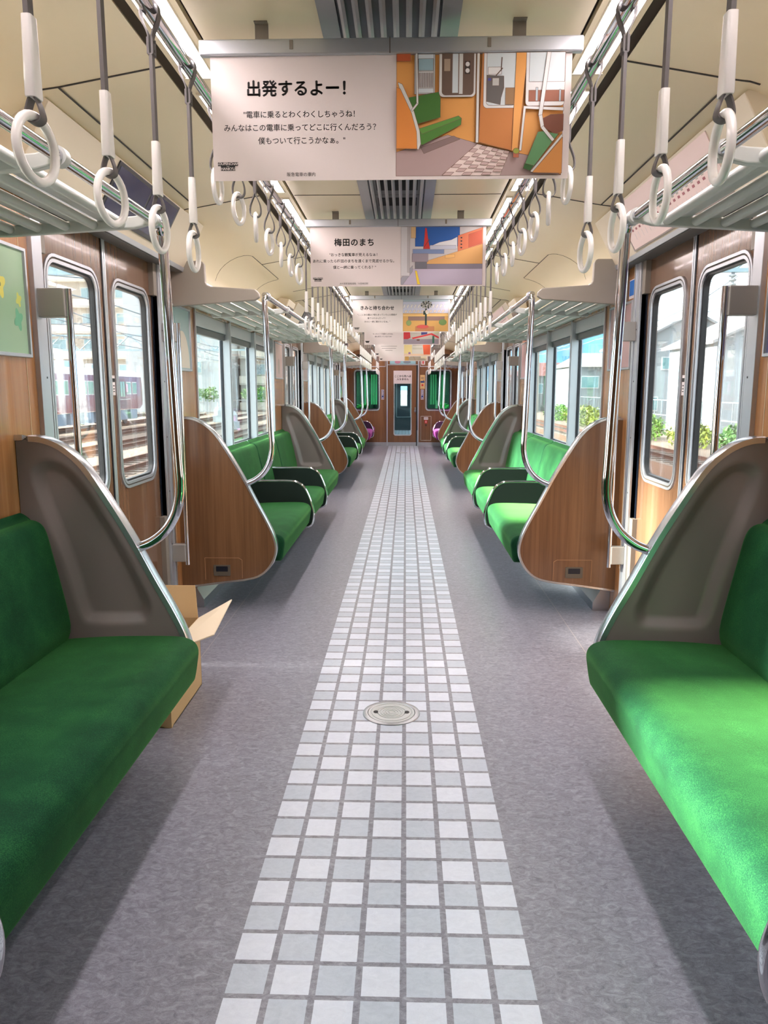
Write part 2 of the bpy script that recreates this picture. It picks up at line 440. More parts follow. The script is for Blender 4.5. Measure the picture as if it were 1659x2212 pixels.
# windows: three per bay, each with frame, blind box, gasket and glass
wn = 0
for s in (-1, 1):
    for y0, y1, n in bays(s):
        p = (y1 - y0) / n
        for i in range(n):
            wn += 1; a, c = y0 + i * p, y0 + (i + 1) * p
            x0, x1 = s * (XW - 0.006), s * (XW + 0.075)
            f = MB()
            f.box(x0, x1, a, a + 0.022, ZS, ZT); f.box(x0, x1, c - 0.022, c, ZS, ZT)
            f.box(x0, x1, a, c, ZS - 0.03, ZS + 0.012); f.box(s * (XW + 0.02), x1, a, c, ZT - 0.085, ZT)
            f.box(s * (XW - 0.012), s * XW, a - 0.008, a + 0.008, ZS, ZT + 0.01)
            fo = f.build('window_%d' % wn, ALU, smooth=0, bevel=0.002); struct(fo)
            bl = MB(); bl.box(s * (XW + 0.03), s * (XW + 0.06), a + 0.022, c - 0.022, ZT - 0.13, ZT - 0.085); bl.build('roller_blind', mat('blind rail', (96, 102, 108), 0.4, 0.4), fo, smooth=0, bevel=0.004)
            g = MB(); gx0, gx1 = s * (XW + 0.048), s * (XW + 0.066)
            g.box(gx0, gx1, a + 0.022, a + 0.034, ZS + 0.012, ZT - 0.13); g.box(gx0, gx1, c - 0.034, c - 0.022, ZS + 0.012, ZT - 0.13)
            g.box(gx0, gx1, a + 0.022, c - 0.022, ZS + 0.012, ZS + 0.022); g.build('gasket', NAVY, fo, smooth=0)
            q = MB(); q.box(s * (XW + 0.054), s * (XW + 0.058), a + 0.03, c - 0.03, ZS + 0.015, ZT - 0.10); q.build('pane', GLASS, fo, smooth=0)

# sliding door leaves
XD = XW + 0.025
dn = 0
for s in (-1, 1):
    for d in DOORS:
        for k in (-1, 1):
            dn += 1
            ya, yb = (d - 0.648, d - 0.003) if k < 0 else (d + 0.003, d + 0.648)
            gc = d + k * 0.325; g0, g1 = gc - 0.235, gc + 0.235; z0, z1 = 0.86, 1.80
            n = 6; out = corners(ya, yb, 0.012, 1.975, n); inn = rrect(g0, g1, z0, z1, 0.075, n)
            m = MB()
            m.loops([[(s * XD, *p) for p in out], [(s * XD, *p) for p in inn], [(s * (XD + 0.035), *p) for p in inn], [(s * (XD + 0.035), *p) for p in out]], ring=True)
            do = m.build('door_%d' % dn, WOOD_DOOR, smooth=0, doubles=True); struct(do)
            def ring(a, c, x0, x1, nm, mm):
                r0 = rrect(g0 - a, g1 + a, z0 - a, z1 + a, 0.075 + a, n); r1 = rrect(g0 - c, g1 + c, z0 - c, z1 + c, 0.075 + c, n)
                q = MB(); q.loops([[(s * x0, *p) for p in r0], [(s * x0, *p) for p in r1], [(s * x1, *p) for p in r1], [(s * x1, *p) for p in r0]], ring=True)
                q.build(nm, mm, do, smooth=40)
            ring(0.022, 0.010, XD - 0.007, XD + 0.002, 'window_frame', ALU)
            ring(0.010, 0.003, XD - 0.003, XD + 0.002, 'frame_groove', DARKGAP)
            ring(0.003, -0.010, XD - 0.006, XD + 0.004, 'inner_frame', ALU)
            ring(0.0, -0.020, XD + 0.004, XD + 0.026, 'gasket', BLACK)
            q = MB(); q.prism(rrect(g0 + 0.004, g1 - 0.004, z0 + 0.004, z1 - 0.004, 0.07, n), 'x', s * (XD + 0.014), s * (XD + 0.018)); q.build('pane', GLASS_D, do, smooth=0)
            e = MB(); ye = yb if k < 0 else ya
            e.box(s * (XD - 0.006), s * (XD + 0.03), ye - 0.014 * (k < 0), ye + 0.014 * (k > 0), 0.012, 1.975); e.build('edge_strip', ALU, do, smooth=0)
            e = MB(); ye = yb - 0.02 if k < 0 else ya + 0.014
            e.box(s * (XD - 0.003), s * (XD + 0.03), ye, ye + 0.006, 0.012, 1.975); e.build('finger_guard', NAVY, do, smooth=0)
            # dark channel where the leaf slides into the wall
            e = MB(); yo = ya if k < 0 else yb
            e.box(s * (XD - 0.004), s * (XD + 0.02), yo, yo - 0.024 * k, 0.1, 1.80); e.build('side_seal', NAVY, do, smooth=0)
            if k > 0:
                e = MB(); e.box(s * (XD - 0.001), s * XD, d + 0.032, d + 0.062, 1.285, 1.375); e.box(s * (XD - 0.0016), s * (XD - 0.001), d + 0.034, d + 0.060, 1.345, 1.362, 1)
                for zz in (1.30, 1.312, 1.326): e.box(s * (XD - 0.0016), s * (XD - 0.001), d + 0.037, d + 0.055, zz, zz + 0.004, 1)
                e.build('notice_sticker', [PAPER, INK], do, smooth=0)

# door posts, sills and headers
tn = 0
for s in (-1, 1):
    for d in DOORS:
        tn += 1
        b = MB()
        for k in (-1, 1):
            yo = d + k * 0.65
            b.box(s * (XW - 0.012), s * (XW + 0.06), yo, yo + k * 0.055, 0.0, 1.985)
            b.box(s * (XW - 0.018), s * (XW + 0.02), yo + k * 0.055, yo + k * 0.085, 0.0, 1.985)
            b.box(s * (XW - 0.002), s * (XW + 0.05), yo - k * 0.05, yo, 0.02, 0.62, 1)
            b.box(s * (XW - 0.002), s * (XW + 0.05), yo - k * 0.05, yo, 1.80, 1.985, 1)
            for zz in (0.45, 0.75, 1.05, 1.35, 1.62):
                b.box(s * (XW - 0.0135), s * (XW - 0.01), yo + k * 0.022, yo + k * 0.03, zz, zz + 0.008, 2)
        struct(b.build('trim_%d' % tn, [ALU, BRACK, NAVY], smooth=0, bevel=0.003))
        tn += 1
        b = MB(); b.box(s * (XW - 0.06), s * (XW + 0.06), d - 0.70, d + 0.70, 0.0, 0.006)
        struct(b.build('trim_%d' % tn, STEEL, smooth=0))
        # header box above the door: soffit, sloping front, end caps
        tn += 1
        y0, y1 = d - 0.93, d + 0.90
        b = MB(); b.prism([(s * 1.36, 1.985), (s * 1.205, 1.965), (s * 1.20, 1.975), (s * 1.075, 2.205), (s * 1.12, 2.24), (s * 1.36, 2.24)], 'y', y0, y1)
        ho = b.build('trim_%d' % tn, CREAM2, smooth=0, bevel=0.004); struct(ho)
        e = MB(); e.prism([(s * 1.361, 1.986), (s * 1.207, 1.9655), (s * 1.206, 1.957), (s * 1.361, 1.972)], 'y', y0, y1); e.build('soffit', mat('soffit grey', (96, 94, 92), 0.55), ho, smooth=0)
        e = MB(); e.prism([(s * 1.2045, 1.961), (s * 1.199, 1.961), (s * 1.192, 1.982), (s * 1.196, 1.984)], 'y', y0, y1); e.build('edge_trim', ALU, ho, smooth=0)

# strip of ventilation louvres along the ceiling
b = MB()
for s in (-1, 1):
    b.prism([(s * 0.185, 2.279), (s * 0.185, 2.268), (s * 0.135, 2.262), (s * 0.135, 2.279)], 'y', YBACK, YEND - 0.02)
vent = thing('ceiling_vent', 'long grey louvred ventilation strip running down the middle of the ceiling', 'vent', (0, 0, 2.28))
def childloc(o, p): o.location = (-p.location[0], -p.location[1], -p.location[2]); return o
childloc(b.build('frame', VENTM, vent, smooth=0), vent)
b = MB(); b.box(-0.135, 0.135, YBACK, YEND - 0.02, 2.2785, 2.2795); childloc(b.build('backing', mat('vent backing', (96, 100, 104), 0.5, 0.3), vent, smooth=0), vent)
AIRS = mat('air slot', (8, 10, 18), 0.8)
for k in range(3):
    for yy, l in ((3.71, 0.18), (4.04, 0.16), (7.57, 0.22)):
        y_ = yy + k * 5.53
        if y_ > YEND - 0.4: continue
        b = MB(); b.box(-0.10, 0.10, y_, y_ + l, 2.2766, 2.2784); childloc(b.build('air_slot', AIRS, vent, smooth=0), vent)
for i in range(8):
    x = -0.119 + i * 0.034
    b = MB(); b.prism([(x - 0.006, 2.279), (x - 0.008, 2.258), (x, 2.254), (x + 0.008, 2.258), (x + 0.006, 2.279)], 'y', YBACK, YEND - 0.02)
    childloc(b.build('louvre', VENTM, vent, smooth=50), vent)

# LED lamps either side of the ceiling
ORD = ['nearest', 'second', 'third', 'fourth', 'fifth', 'sixth', 'seventh', 'eighth', 'ninth', 'tenth', 'eleventh', 'twelfth', 'thirteenth', 'fourteenth', 'fifteenth', 'sixteenth', 'seventeenth', 'eighteenth', 'nineteenth', 'twentieth', 'twenty-first', 'twenty-second']
for s in (-1, 1):
    for i in range(13):
        y0 = -0.09 + i * 1.3825; y1 = y0 + 1.24
        if y0 > YEND - 0.5: continue
        nm_ = ORD[i - 1] + ' along the car' if i else 'overhead at the very near end'
        y1 = min(y1, YEND - 0.2)
        o = thing('ceiling_lamp', 'glowing white LED strip light above the %s strap rail, %s' % (SIDE[s], nm_), 'ceiling light', (s * 0.605, y0, 2.283), 'LED strips along the %s side of the ceiling' % SIDE[s])
        q = MB(); q.box(-0.043, 0.043, 0.0, y1 - y0, -0.0015, 0.002); q.build('diffuser', LEDM, o, smooth=0)
        for ya in (-0.012, y1 - y0): q = MB(); q.box(-0.050, 0.050, ya, ya + 0.012, -0.006, 0.0); q.build('end_cap', CREAM2, o, smooth=0)
        for sx in (-1, 1): q = MB(); q.box(sx * 0.043, sx * 0.047, 0.0, y1 - y0, -0.004, 0.0); q.build('side_lip', CREAM2, o, smooth=0)

# strap rails
ZR = 2.185; XR = 0.555
for s in (-1, 1):
    o = thing('strap_rail', 'polished chrome tube hung under the %s row of ceiling lights carrying the straps' % SIDE[s], 'rail', (s * XR, YBACK, ZR))
    q = MB(); q.tube([(0, 0, 0), (0, YEND - YBACK - 0.25, 0)], 0.0165, 16); q.build('tube', CHROME, o, smooth=60)
    for yy in (0.75, 2.64, 5.39, 8.14, 10.9, 13.65, 16.4):
        q = MB(); q.tube([(0, yy - YBACK, 0.0), (0, yy - YBACK, 0.10)], 0.009, 8); q.lathe([(0.024, 0), (0.024, 0.006)], (0, yy - YBACK, 0.092), 16); q.build('hanger', STEEL, o, smooth=40)

# ------------------------------------------------------------------ hanging straps
def ring_pts(zc, ro, n=28): return [(0, ro * math.sin(2 * PI * i / n), zc + ro * math.cos(2 * PI * i / n)) for i in range(n)]
RO = 0.050; RT = 0.0078
def loop_top():
    """two strands round the rail meeting at the clamp; x across the car, origin at the rail centre"""
    half = [(0.021 * math.cos(a), 0.021 * math.sin(a)) for a in [PI / 2 - i * PI / 2 / 6 for i in range(7)]] + [(0.0215, -0.012), (0.016, -0.03), (0.008, -0.046), (0.004, -0.058), (0.004, -0.10)]
    return [(-x, 0, z) for x, z in half[::-1]] + [(x, 0, z) for x, z in half[1:]]
def strap_long():
    o = thing('hanging_strap', 'x', 'strap', (0, 0, 0))
    q = MB(); q.band(loop_top(), (0, 1, 0), 0.022, 0.003); q.build('rail_loop', STRAP, o, smooth=50)
    q = MB(); q.band([(0, 0, -0.096), (0, 0, -0.30)], (0, 1, 0), 0.019, 0.008); q.build('band', STRAP, o, smooth=0)
    q = MB()
    for sx in (-1, 1):
        q.box(sx * 0.0055, sx * 0.0075, -0.012, 0.012, -0.098, -0.062)
        for zz in (-0.07, -0.09): q.lathe([(0.004, 0), (0.003, sx * 0.002)], (sx * 0.0075, 0, zz), 8, axis='x')
    q.build('clamp', STRAP, o, smooth=40)
    q = MB()
    L = []
    for z, w, t in ((-0.292, 0.0115, 0.0075), (-0.29, 0.0125, 0.0085), (-0.41, 0.0155, 0.0095), (-0.412, 0.0145, 0.0085)):
        L.append([(x * t / 0.5 * 0.5, y, z) for x, y in [(t2 * 1.0 / t, w2) for t2, w2 in rrect(-t, t, -w, w, 0.005, 3)]] if False else [(a, c, z) for a, c in rrect(-t, t, -w, w, min(0.005, t * 0.6), 3)])
    q.loops(L, True, True); q.build('sleeve', WHITEPL, o, smooth=40)
    zc = -0.547 + RO + RT
    zt = zc + RO
    pts = [(0, 0, -0.408), (0.006, 0, -0.415), (0.0125, 0, zt + 0.004), (0.011, 0, zt - 0.006), (0, 0, zt - RT - 0.003), (-0.011, 0, zt - 0.006), (-0.0125, 0, zt + 0.004), (-0.006, 0, -0.415), (0, 0, -0.408)]
    q = MB(); q.band(smoothpath(pts, 4), (0, 1, 0), 0.021, 0.0025); q.build('ring_loop', STRAP, o, smooth=50)
    q = MB(); q.tube(ring_pts(zc, RO), RT, 12, True); r = q.build('ring', WHITEPL, o, smooth=80)
    return o
def strap_short():
    o = thing('hanging_strap', 'x', 'strap', (0, 0, 0))
    q = MB(); q.band(loop_top(), (0, 1, 0), 0.022, 0.003); q.build('rail_loop', STRAP, o, smooth=50)
    q = MB(); q.band([(0, 0, -0.06), (0, 0, -0.105)], (0, 1, 0), 0.020, 0.010); q.build('clamp', STRAP, o, smooth=0)
    zc = -0.292 + RO + RT; zt = zc + RO
    pts = [(0, 0, -0.10), (0.006, 0, -0.118), (0.019, 0, -0.15), (0.0215, 0, zt + 0.006), (0.013, 0, zt - 0.009), (0, 0, zt - RT - 0.003), (-0.013, 0, zt - 0.009), (-0.0215, 0, zt + 0.006), (-0.019, 0, -0.15), (-0.006, 0, -0.118), (0, 0, -0.10)]
    q = MB(); q.band(smoothpath(pts, 4), (0, 1, 0), 0.020, 0.003); q.build('band', STRAP, o, smooth=50)
    q = MB(); q.tube(ring_pts(zc, RO), RT, 12, True); q.build('ring', WHITEPL, o, smooth=80)
    return o
SL, SS = strap_long(), strap_short()
tl, ts = tree(SL), tree(SS)
PST = 5.53 / 18
first = {True: True, False: True}
for s in (-1, 1):
    nl = {}
    for k in range(0, 52):
        y = 1.285 + k * PST + (0.02 if s > 0 else 0)
        if y < 0.4 or y > 17.3: continue
        ph = k % 18; lng = not (4 <= ph <= 10)
        row = (k // 18) if ph > 10 or ph < 4 else (k // 18)
        bank = (k - 4) // 18                     # which group along the car
        key = (lng, bank if not lng else (k + 7) // 18)
        nl[key] = nl.get(key, 0) + 1
        place = {0: 'front bench', 1: 'middle bench', 2: 'far green bench', 3: 'purple seat'}
        dplace = {0: 'nearest door', 1: 'middle door', 2: 'farthest door'}
        if lng: lab = '%s long strap with white sleeve over the %s %s' % (ORD[nl[key] - 1], SIDE[s], place.get(key[1], 'far end'))
        else: lab = '%s short sleeveless ring strap by the %s %s' % (ORD[nl[key] - 1], SIDE[s], dplace.get(key[1], 'far door'))
        grp = ('long straps' if lng else 'short straps') + ' on the %s rail' % SIDE[s]
        src, ks = (SL, tl) if lng else (SS, ts)
        if first[lng]:
            src.location = (s * XR, y, ZR); tag(src, lab, 'strap', grp); r = src; first[lng] = False
        else: r = dup(src, (s * XR, y, ZR), lab, 'strap', grp, None, ks)
        for c in [c for c in r.children]:
            if c.name.split('.')[0] == 'ring':
                c.rotation_euler = (random.uniform(-0.02, 0.02), 0, random.uniform(-0.22, 0.22))

# ------------------------------------------------------------------ seat end partitions
OUT = smoothpath([(1.275, 1.148), (1.19, 1.146), (1.115, 1.115), (1.045, 1.05), (0.972, 0.935), (0.895, 0.80), (0.825, 0.66), (0.765, 0.545), (0.728, 0.46), (0.714, 0.39), (0.728, 0.325), (0.765, 0.265), (0.82, 0.222), (0.90, 0.200), (1.04, 0.182), (1.275, 0.150)], 5)
REC = [(1.236, 1.023), (1.217, 1.058), (1.172, 1.078), (1.108, 1.062), (1.04, 0.988), (0.972, 0.872), (0.9, 0.733), (0.845, 0.605), (0.833, 0.57), (0.842, 0.525), (0.872, 0.501), (1.05, 0.497), (1.082, 0.512), (1.098, 0.546), (1.128, 0.677), (1.172, 0.82), (1.216, 0.952)]
def inset(poly, d):
    n = len(poly); out = []
    cx = sum(p[0] for p in poly) / n; cz = sum(p[1] for p in poly) / n
    for i in range(n):
        a, b_, c = Vector(poly[i - 1]), Vector(poly[i]), Vector(poly[(i + 1) % n])
        t = ((b_ - a).normalized() + (c - b_).normalized()).normalized(); nn = Vector((-t.y, t.x))
        if nn.dot(Vector((cx, cz)) - b_) < 0: nn = -nn
        q = b_ + nn * d; out.append((q.x, q.y))
    return out
def seg_dist(p, poly):
    best = 9.0
    for a, c in zip(poly, poly[1:] + poly[:1]):
        ax, az, bx, bz = a[0], a[1], c[0] - a[0], c[1] - a[1]
        t = max(0, min(1, ((p[0] - ax) * bx + (p[1] - az) * bz) / (bx * bx + bz * bz + 1e-12)))
        best = min(best, math.hypot(p[0] - ax - bx * t, p[1] - az - bz * t))
    return best
def cast(c, ang, poly):
    dx, dz = math.cos(ang), math.sin(ang); best = 0.0
    for a, e in zip(poly, poly[1:] + poly[:1]):
        ex, ez = e[0] - a[0], e[1] - a[1]; den = dx * ez - dz * ex
        if abs(den) < 1e-12: continue
        t = ((a[0] - c[0]) * ez - (a[1] - c[1]) * ex) / den; u = ((a[0] - c[0]) * dz - (a[1] - c[1]) * dx) / den
        if t > 0 and -1e-9 <= u <= 1 + 1e-9: best = max(best, t)
    return best
def shell_loops():
    rec = smoothpath(REC + [REC[0]], 4)[:-1]; out = inset(OUT, 0.004); C_ = (1.03, 0.72)
    A = [2 * PI * i / 120 for i in range(120)]
    ro = [cast(C_, a, out) for a in A]; rr_ = [cast(C_, a, rec) for a in A]
    pt = lambda r, a: (C_[0] + r * math.cos(a), C_[1] + r * math.sin(a))
    L = [([pt(r, a) for r, a in zip(ro, A)], 0.02), ([pt(r, a) for r, a in zip(ro, A)], 0.046), ([pt(r + 0.010, a) for r, a in zip(rr_, A)], 0.046)]
    for d, y in ((0.004, 0.0445), (0.012, 0.040), (0.032, 0.027), (0.040, 0.0235), (0.048, 0.0228)):
        l = []
        for r, a in zip(rr_, A):
            lo, hi = 0.0, r
            for _ in range(18):
                m = (lo + hi) / 2
                if seg_dist(pt(m, a), rec) > d: lo = m
                else: hi = m
            l.append(pt(lo, a))
        L.append((l, y))
    return L
SHELL = shell_loops()
def partition(s, yw, dr, label, group, clear_label=False):
    """yw: y of the wooden face; dr: direction from the wooden face to the moulded face"""
    o = thing('seat_partition', label, 'partition', (0, yw, 0.15), group)
    def P(pts, y): return [(s * x, y * dr, z - 0.15) for x, z in pts]
    q = MB(); n = len(OUT)
    q.loops([P(OUT, 0.0), P(OUT, 0.02)], True, True); q.build('wood_board', WOOD_DARK, o, smooth=30)
    # moulded inner shell with a recessed tray
    sh = inset(OUT, 0.004)
    q = MB(); q.loops([P(l, y) for l, y in SHELL], False, True)
    q.build('moulded_shell', TAUPE, o, smooth=40, doubles=True)
    # edge trim following the free edge
    k0, k1 = 0, len(OUT)
    path = OUT[k0:k1]
    q = MB(); L = []
    P2 = [Vector(p) for p in path]
    for i in range(len(P2)):
        t = (P2[min(i + 1, len(P2) - 1)] - P2[max(i - 1, 0)]).normalized(); nn = Vector((t.y, -t.x))
        if nn.x > 0 and i < len(P2) * 0.6: nn = -nn
        if i >= len(P2) * 0.6 and nn.y > 0: nn = -nn
        sec = [(-0.004, -0.003), (0.007, -0.004), (0.010, 0.004), (0.010, 0.042), (0.007, 0.050), (-0.012, 0.048), (-0.012, 0.0445), (-0.004, 0.0445)]
        L.append([(s * (P2[i].x + nn.x * a), yy * dr, P2[i].y + nn.y * a - 0.15) for a, yy in sec])
    q.loops(L, True, True); q.build('edge_trim', TRIM_L, o, smooth=40)
    # access flap with recessed handle low on the wooden face
    q = MB()
    fl = [(1.135, 0.198), (1.135, 0.33), (0.935, 0.33), (0.915, 0.318), (0.915, 0.208)]
    for a, c in zip(fl, fl[1:]):
        q.tube([(s * a[0], -0.0005 * dr, a[1] - 0.15 + 0.0), (s * c[0], -0.0005 * dr, c[1] - 0.15)], 0.0014, 6)
    fo = q.build('access_flap', mat('flap line', (168, 124, 84), 0.4), o, smooth=0)
    q = MB(); q.loops([[(s * x, -0.004 * dr, z - 0.15) for x, z in rrect(0.985, 1.085, 0.222, 0.288, 0.006, 3)], [(s * x, 0.0, z - 0.15) for x, z in rrect(0.985, 1.085, 0.222, 0.288, 0.006, 3)]], True, True)
    q.build('latch_plate', mat('latch grey', (92, 84, 72), 0.5), fo, smooth=0)
    q = MB(); q.loops([[(s * x, -0.0045 * dr, z - 0.15) for x, z in rrect(1.0, 1.07, 0.248, 0.280, 0.004, 3)], [(s * x, -0.003 * dr, z - 0.15) for x, z in rrect(1.0, 1.07, 0.248, 0.280, 0.004, 3)]], True, True)
    q.build('latch_pocket', NAVY, fo, smooth=0)
    return o
PNAMES = [(0, 1, 'bench'), ]
bench_names = ['front green bench', 'middle green bench', 'far green bench', 'purple end seat']
for s in (-1, 1):
    for i, d in enumerate(DOORS):
        partition(s, d - 0.875, -1, 'curved taupe and wood end panel at the far end of the %s %s' % (SIDE[s], bench_names[i]), 'bench end panels')
        partition(s, d + 0.875, 1, 'curved wood end panel with silver edge beside the %s %s, near end' % (SIDE[s], bench_names[i + 1]), 'bench end panels')

# ------------------------------------------------------------------ benches
def seat_profile():
    """x across the car (positive outwards), z; top of the cushion then front nose and underside"""
    return [(1.135, 0.452), (1.0, 0.462), (0.86, 0.466), (0.76, 0.466), (0.712, 0.460), (0.682, 0.444), (0.670, 0.415), (0.675, 0.37), (0.683, 0.325), (0.692, 0.303), (0.72, 0.298), (0.9, 0.298), (1.135, 0.298)]
def back_profile():
    return [(1.13, 0.44), (1.115, 0.50), (1.135, 0.62), (1.165, 0.76), (1.183, 0.835), (1.205, 0.866), (1.24, 0.873), (1.272, 0.862), (1.272, 0.44)]
def soft(mb, prof, s, y0, y1, rnd=0.02, ref=None):
    """extrude a profile from y0 to y1, rounding the two ends by shrinking the profile about its centre"""
    n = len(prof); cx = sum(p[0] for p in prof) / n; cz = sum(p[1] for p in prof) / n
    wx = max(p[0] for p in prof) - min(p[0] for p in prof); wz = max(p[1] for p in prof) - min(p[1] for p in prof)
    pr = smoothpath([(*p,) for p in prof] , 3)
    L = []
    st = [(0, 1.0), (0.15, 0.55), (0.4, 0.25), (0.7, 0.08), (1, 0)]
    seq = [(y0 + a * rnd, c) for a, c in st] + [(y1 - a * rnd, c) for a, c in st[::-1]]
    for y, c in seq:
        fx = 1 - 2 * rnd * c / wx; fz = 1 - 2 * rnd * c / wz
        L.append([(s * (cx + (p[0] - cx) * fx), y, cz + (p[1] - cz) * fz) for p in pr])
    mb.loops(L, True, True); return mb
def armrest(s, y, parent, oy, cloth):
    path = smoothpath([(1.14, 0.62), (1.0, 0.622), (0.84, 0.622), (0.775, 0.612), (0.725, 0.575), (0.692, 0.51), (0.664, 0.425), (0.655, 0.37), (0.668, 0.30), (0.705, 0.275), (0.78, 0.272)], 4)
    q = MB(); q.tube([(s * x, y - oy, z) for x, z in path], 0.0125, 10); a = q.build('armrest', CHROME, parent, smooth=60)
    pan = [p for p in path] + [(1.14, 0.30)]
    q = MB(); q.prism([(s * x, z) for x, z in inset(pan, 0.006)], 'y', y - oy - 0.011, y - oy + 0.011); q.build('side_panel', cloth, a, smooth=0)
def bench(s, y0, y1, arms, label, m, cloth, backs=0.93):
    o = thing('bench_seat', label, 'bench', (s * 0.9, y0, 0.3), 'long benches along the walls')
    ox, oy, oz = s * 0.9, y0, 0.3
    def loc(c): c.location = (-ox, -oy, -oz); return c
    edges = [y0] + arms + [y1]
    for a, c in zip(edges, edges[1:]):
        q = soft(MB(), seat_profile(), s, a + 0.004, c - 0.004, 0.022); loc(q.build('seat_cushion', m, o, smooth=60))
    L = y1 - y0; n = max(1, round(L / backs)); 
    for i in range(n):
        q = soft(MB(), back_profile(), s, y0 + i * L / n + 0.003, y0 + (i + 1) * L / n - 0.003, 0.022); loc(q.build('back_cushion', m, o, smooth=60))
    q = MB(); q.box(s * 0.76, s * 1.20, y0 + 0.02, y1 - 0.02, 0.275, 0.302); loc(q.build('seat_pan', mat('dark steel', (44, 50, 58), 0.5, 0.5), o, smooth=0, bevel=0.006))
    for a in arms:
        path = None
        aa = bpy.data.objects
        armrest_obj = MB()
        pth = smoothpath([(1.14, 0.62), (1.0, 0.622), (0.84, 0.622), (0.775, 0.612), (0.725, 0.575), (0.692, 0.51), (0.664, 0.425), (0.655, 0.37), (0.668, 0.30), (0.705, 0.275), (0.78, 0.272)], 4)
        armrest_obj.tube([(s * x, a, z) for x, z in pth], 0.0125, 10); ao = loc(armrest_obj.build('armrest', CHROME, o, smooth=60))
        pan = pth + [(1.14, 0.29)]
        q = MB(); q.prism([(s * x, z) for x, z in inset(pan, 0.004)], 'y', a - 0.012, a + 0.012); q.build('side_panel', cloth, ao, smooth=0)
    return o
for s in (-1, 1):
    n = SIDE[s]
    bench(s, -1.0, 2.503, [1.14], 'long green velvet bench nearest the camera along the %s wall' % n, VELVET, FABDARK)
    bench(s, 4.346, 8.032, [5.65, 6.63], 'green velvet bench with two chrome armrests between first and second %s doors' % n, VELVET, FABDARK)
    bench(s, 9.876, 13.562, [11.18, 12.16], 'distant green velvet bench between the second and third %s doors' % n, VELVET, FABDARK)
    bench(s, 15.406, 17.70, [16.65], 'purple velvet priority bench in the far %s corner by the end wall' % n, PURPLE, mat('dark purple moquette', (44, 16, 44), 0.9))

# ------------------------------------------------------------------ luggage racks and poles
XP, ZP = 0.748, 1.835
def rack(s, y0, y1, arms, plate, label):
    o = thing('luggage_rack', label, 'luggage rack', (s * 1.0, y0, 1.8), 'luggage racks above the benches')
    def loc(c): c.location = (-s * 1.0, -y0, -1.8); return c
    q = MB(); q.tube([(s * XP, y0 + 0.0, ZP), (s * XP, y1, ZP)], 0.0155, 16); loc(q.build('front_rail', CHROME, o, smooth=60))
    def zl(x): return 1.822 - 0.02 * (x - 0.8) / 0.45
    for i in range(5):
        x = 0.855 + i * 0.088; z = zl(x)
        q = MB(); sec = arcpts((x - 0.016, z + 0.001), 0.0145, 0.35, PI * 2 - 0.1, 14) + [(x + 0.010, z + 0.008), (x + 0.056, z + 0.009), (x + 0.056, z + 0.013), (x + 0.004, z + 0.013)]
        q.prism([(s * a, c) for a, c in sec], 'y', y0 + 0.02, y1 - 0.01); loc(q.build('slat', RACKP, o, smooth=40))
    q = MB(); q.box(s * 1.245, s * 1.274, y0 + 0.02, y1, 1.812, 1.85); loc(q.build('wall_rail', RACKP, o, smooth=0, bevel=0.004))
    for ya in arms:
        q = MB()
        sec = [(XP, ZP + 0.016), (0.80, 1.842), (1.24, 1.812), (1.255, 1.80), (1.24, 1.784), (1.20, 1.784), (0.80, 1.806), (XP - 0.012, ZP - 0.014), (XP - 0.018, ZP)]
        q.prism([(s * a, c) for a, c in sec], 'y', ya - 0.012, ya + 0.012); ar = loc(q.build('support_arm', RACKP, o, smooth=0, bevel=0.004))
        q = MB(); q.lathe([(0.0155, -0.013), (0.0225, -0.013), (0.0225, 0.013), (0.0155, 0.013)], (s * XP, ya, ZP), 20, axis='y'); q.build('collar', RACKP, ar, smooth=40)
    if plate:
        yp = y0
        sec = [(1.274, 1.772), (0.80, 1.806), (0.775, 1.822), (0.778, 1.846), (0.80, 1.866), (1.055, 1.882), (1.07, 1.89), (1.078, 1.905), (1.08, 2.00), (1.09, 2.015), (1.10, 2.02), (1.23, 2.02), (1.274, 2.0)]
        q = MB(); q.prism([(s * a, c) for a, c in sec], 'y', yp - 0.012, yp + 0.022); loc(q.build('end_plate', GREYPL, o, smooth=0, bevel=0.005))
    return o
def pole(s, y, ytop, label):
    """grab pole from the rack rail down to the sloping edge of the end panel"""
    o = thing('grab_pole', label, 'pole', (s * XP, y, 0.77), 'chrome poles beside the doors')
    d = 1 if ytop > y else -1
    pts = [(XP, ytop - y, ZP), (XP, 0.05 * d, ZP), (XP, 0.026 * d, ZP - 0.006), (XP - 0.001, 0.008 * d, ZP - 0.024), (XP - 0.002, 0, ZP - 0.055), (0.738, 0, 1.5), (0.728, 0, 1.10), (0.724, 0, 1.00), (0.728, 0, 0.945), (0.745, 0, 0.885), (0.78, 0, 0.83), (0.83, 0, 0.79), (0.878, 0, 0.770)]
    P = smoothpath(pts, 5)
    q = MB(); q.tube([(s * (a - XP), b_, c - 0.77) for a, b_, c in P], 0.0165, 16); q.build('pole_tube', CHROME, o, smooth=60)
    q = MB(); q.lathe([(0.0165, -0.01), (0.023, -0.01), (0.023, 0.01), (0.0165, 0.01)], (0, (ytop - y), ZP - 0.77), 20, axis='y'); q.build('joint_collar', STEEL, o, smooth=40)
    return o
dn_names = ['first', 'second', 'third']
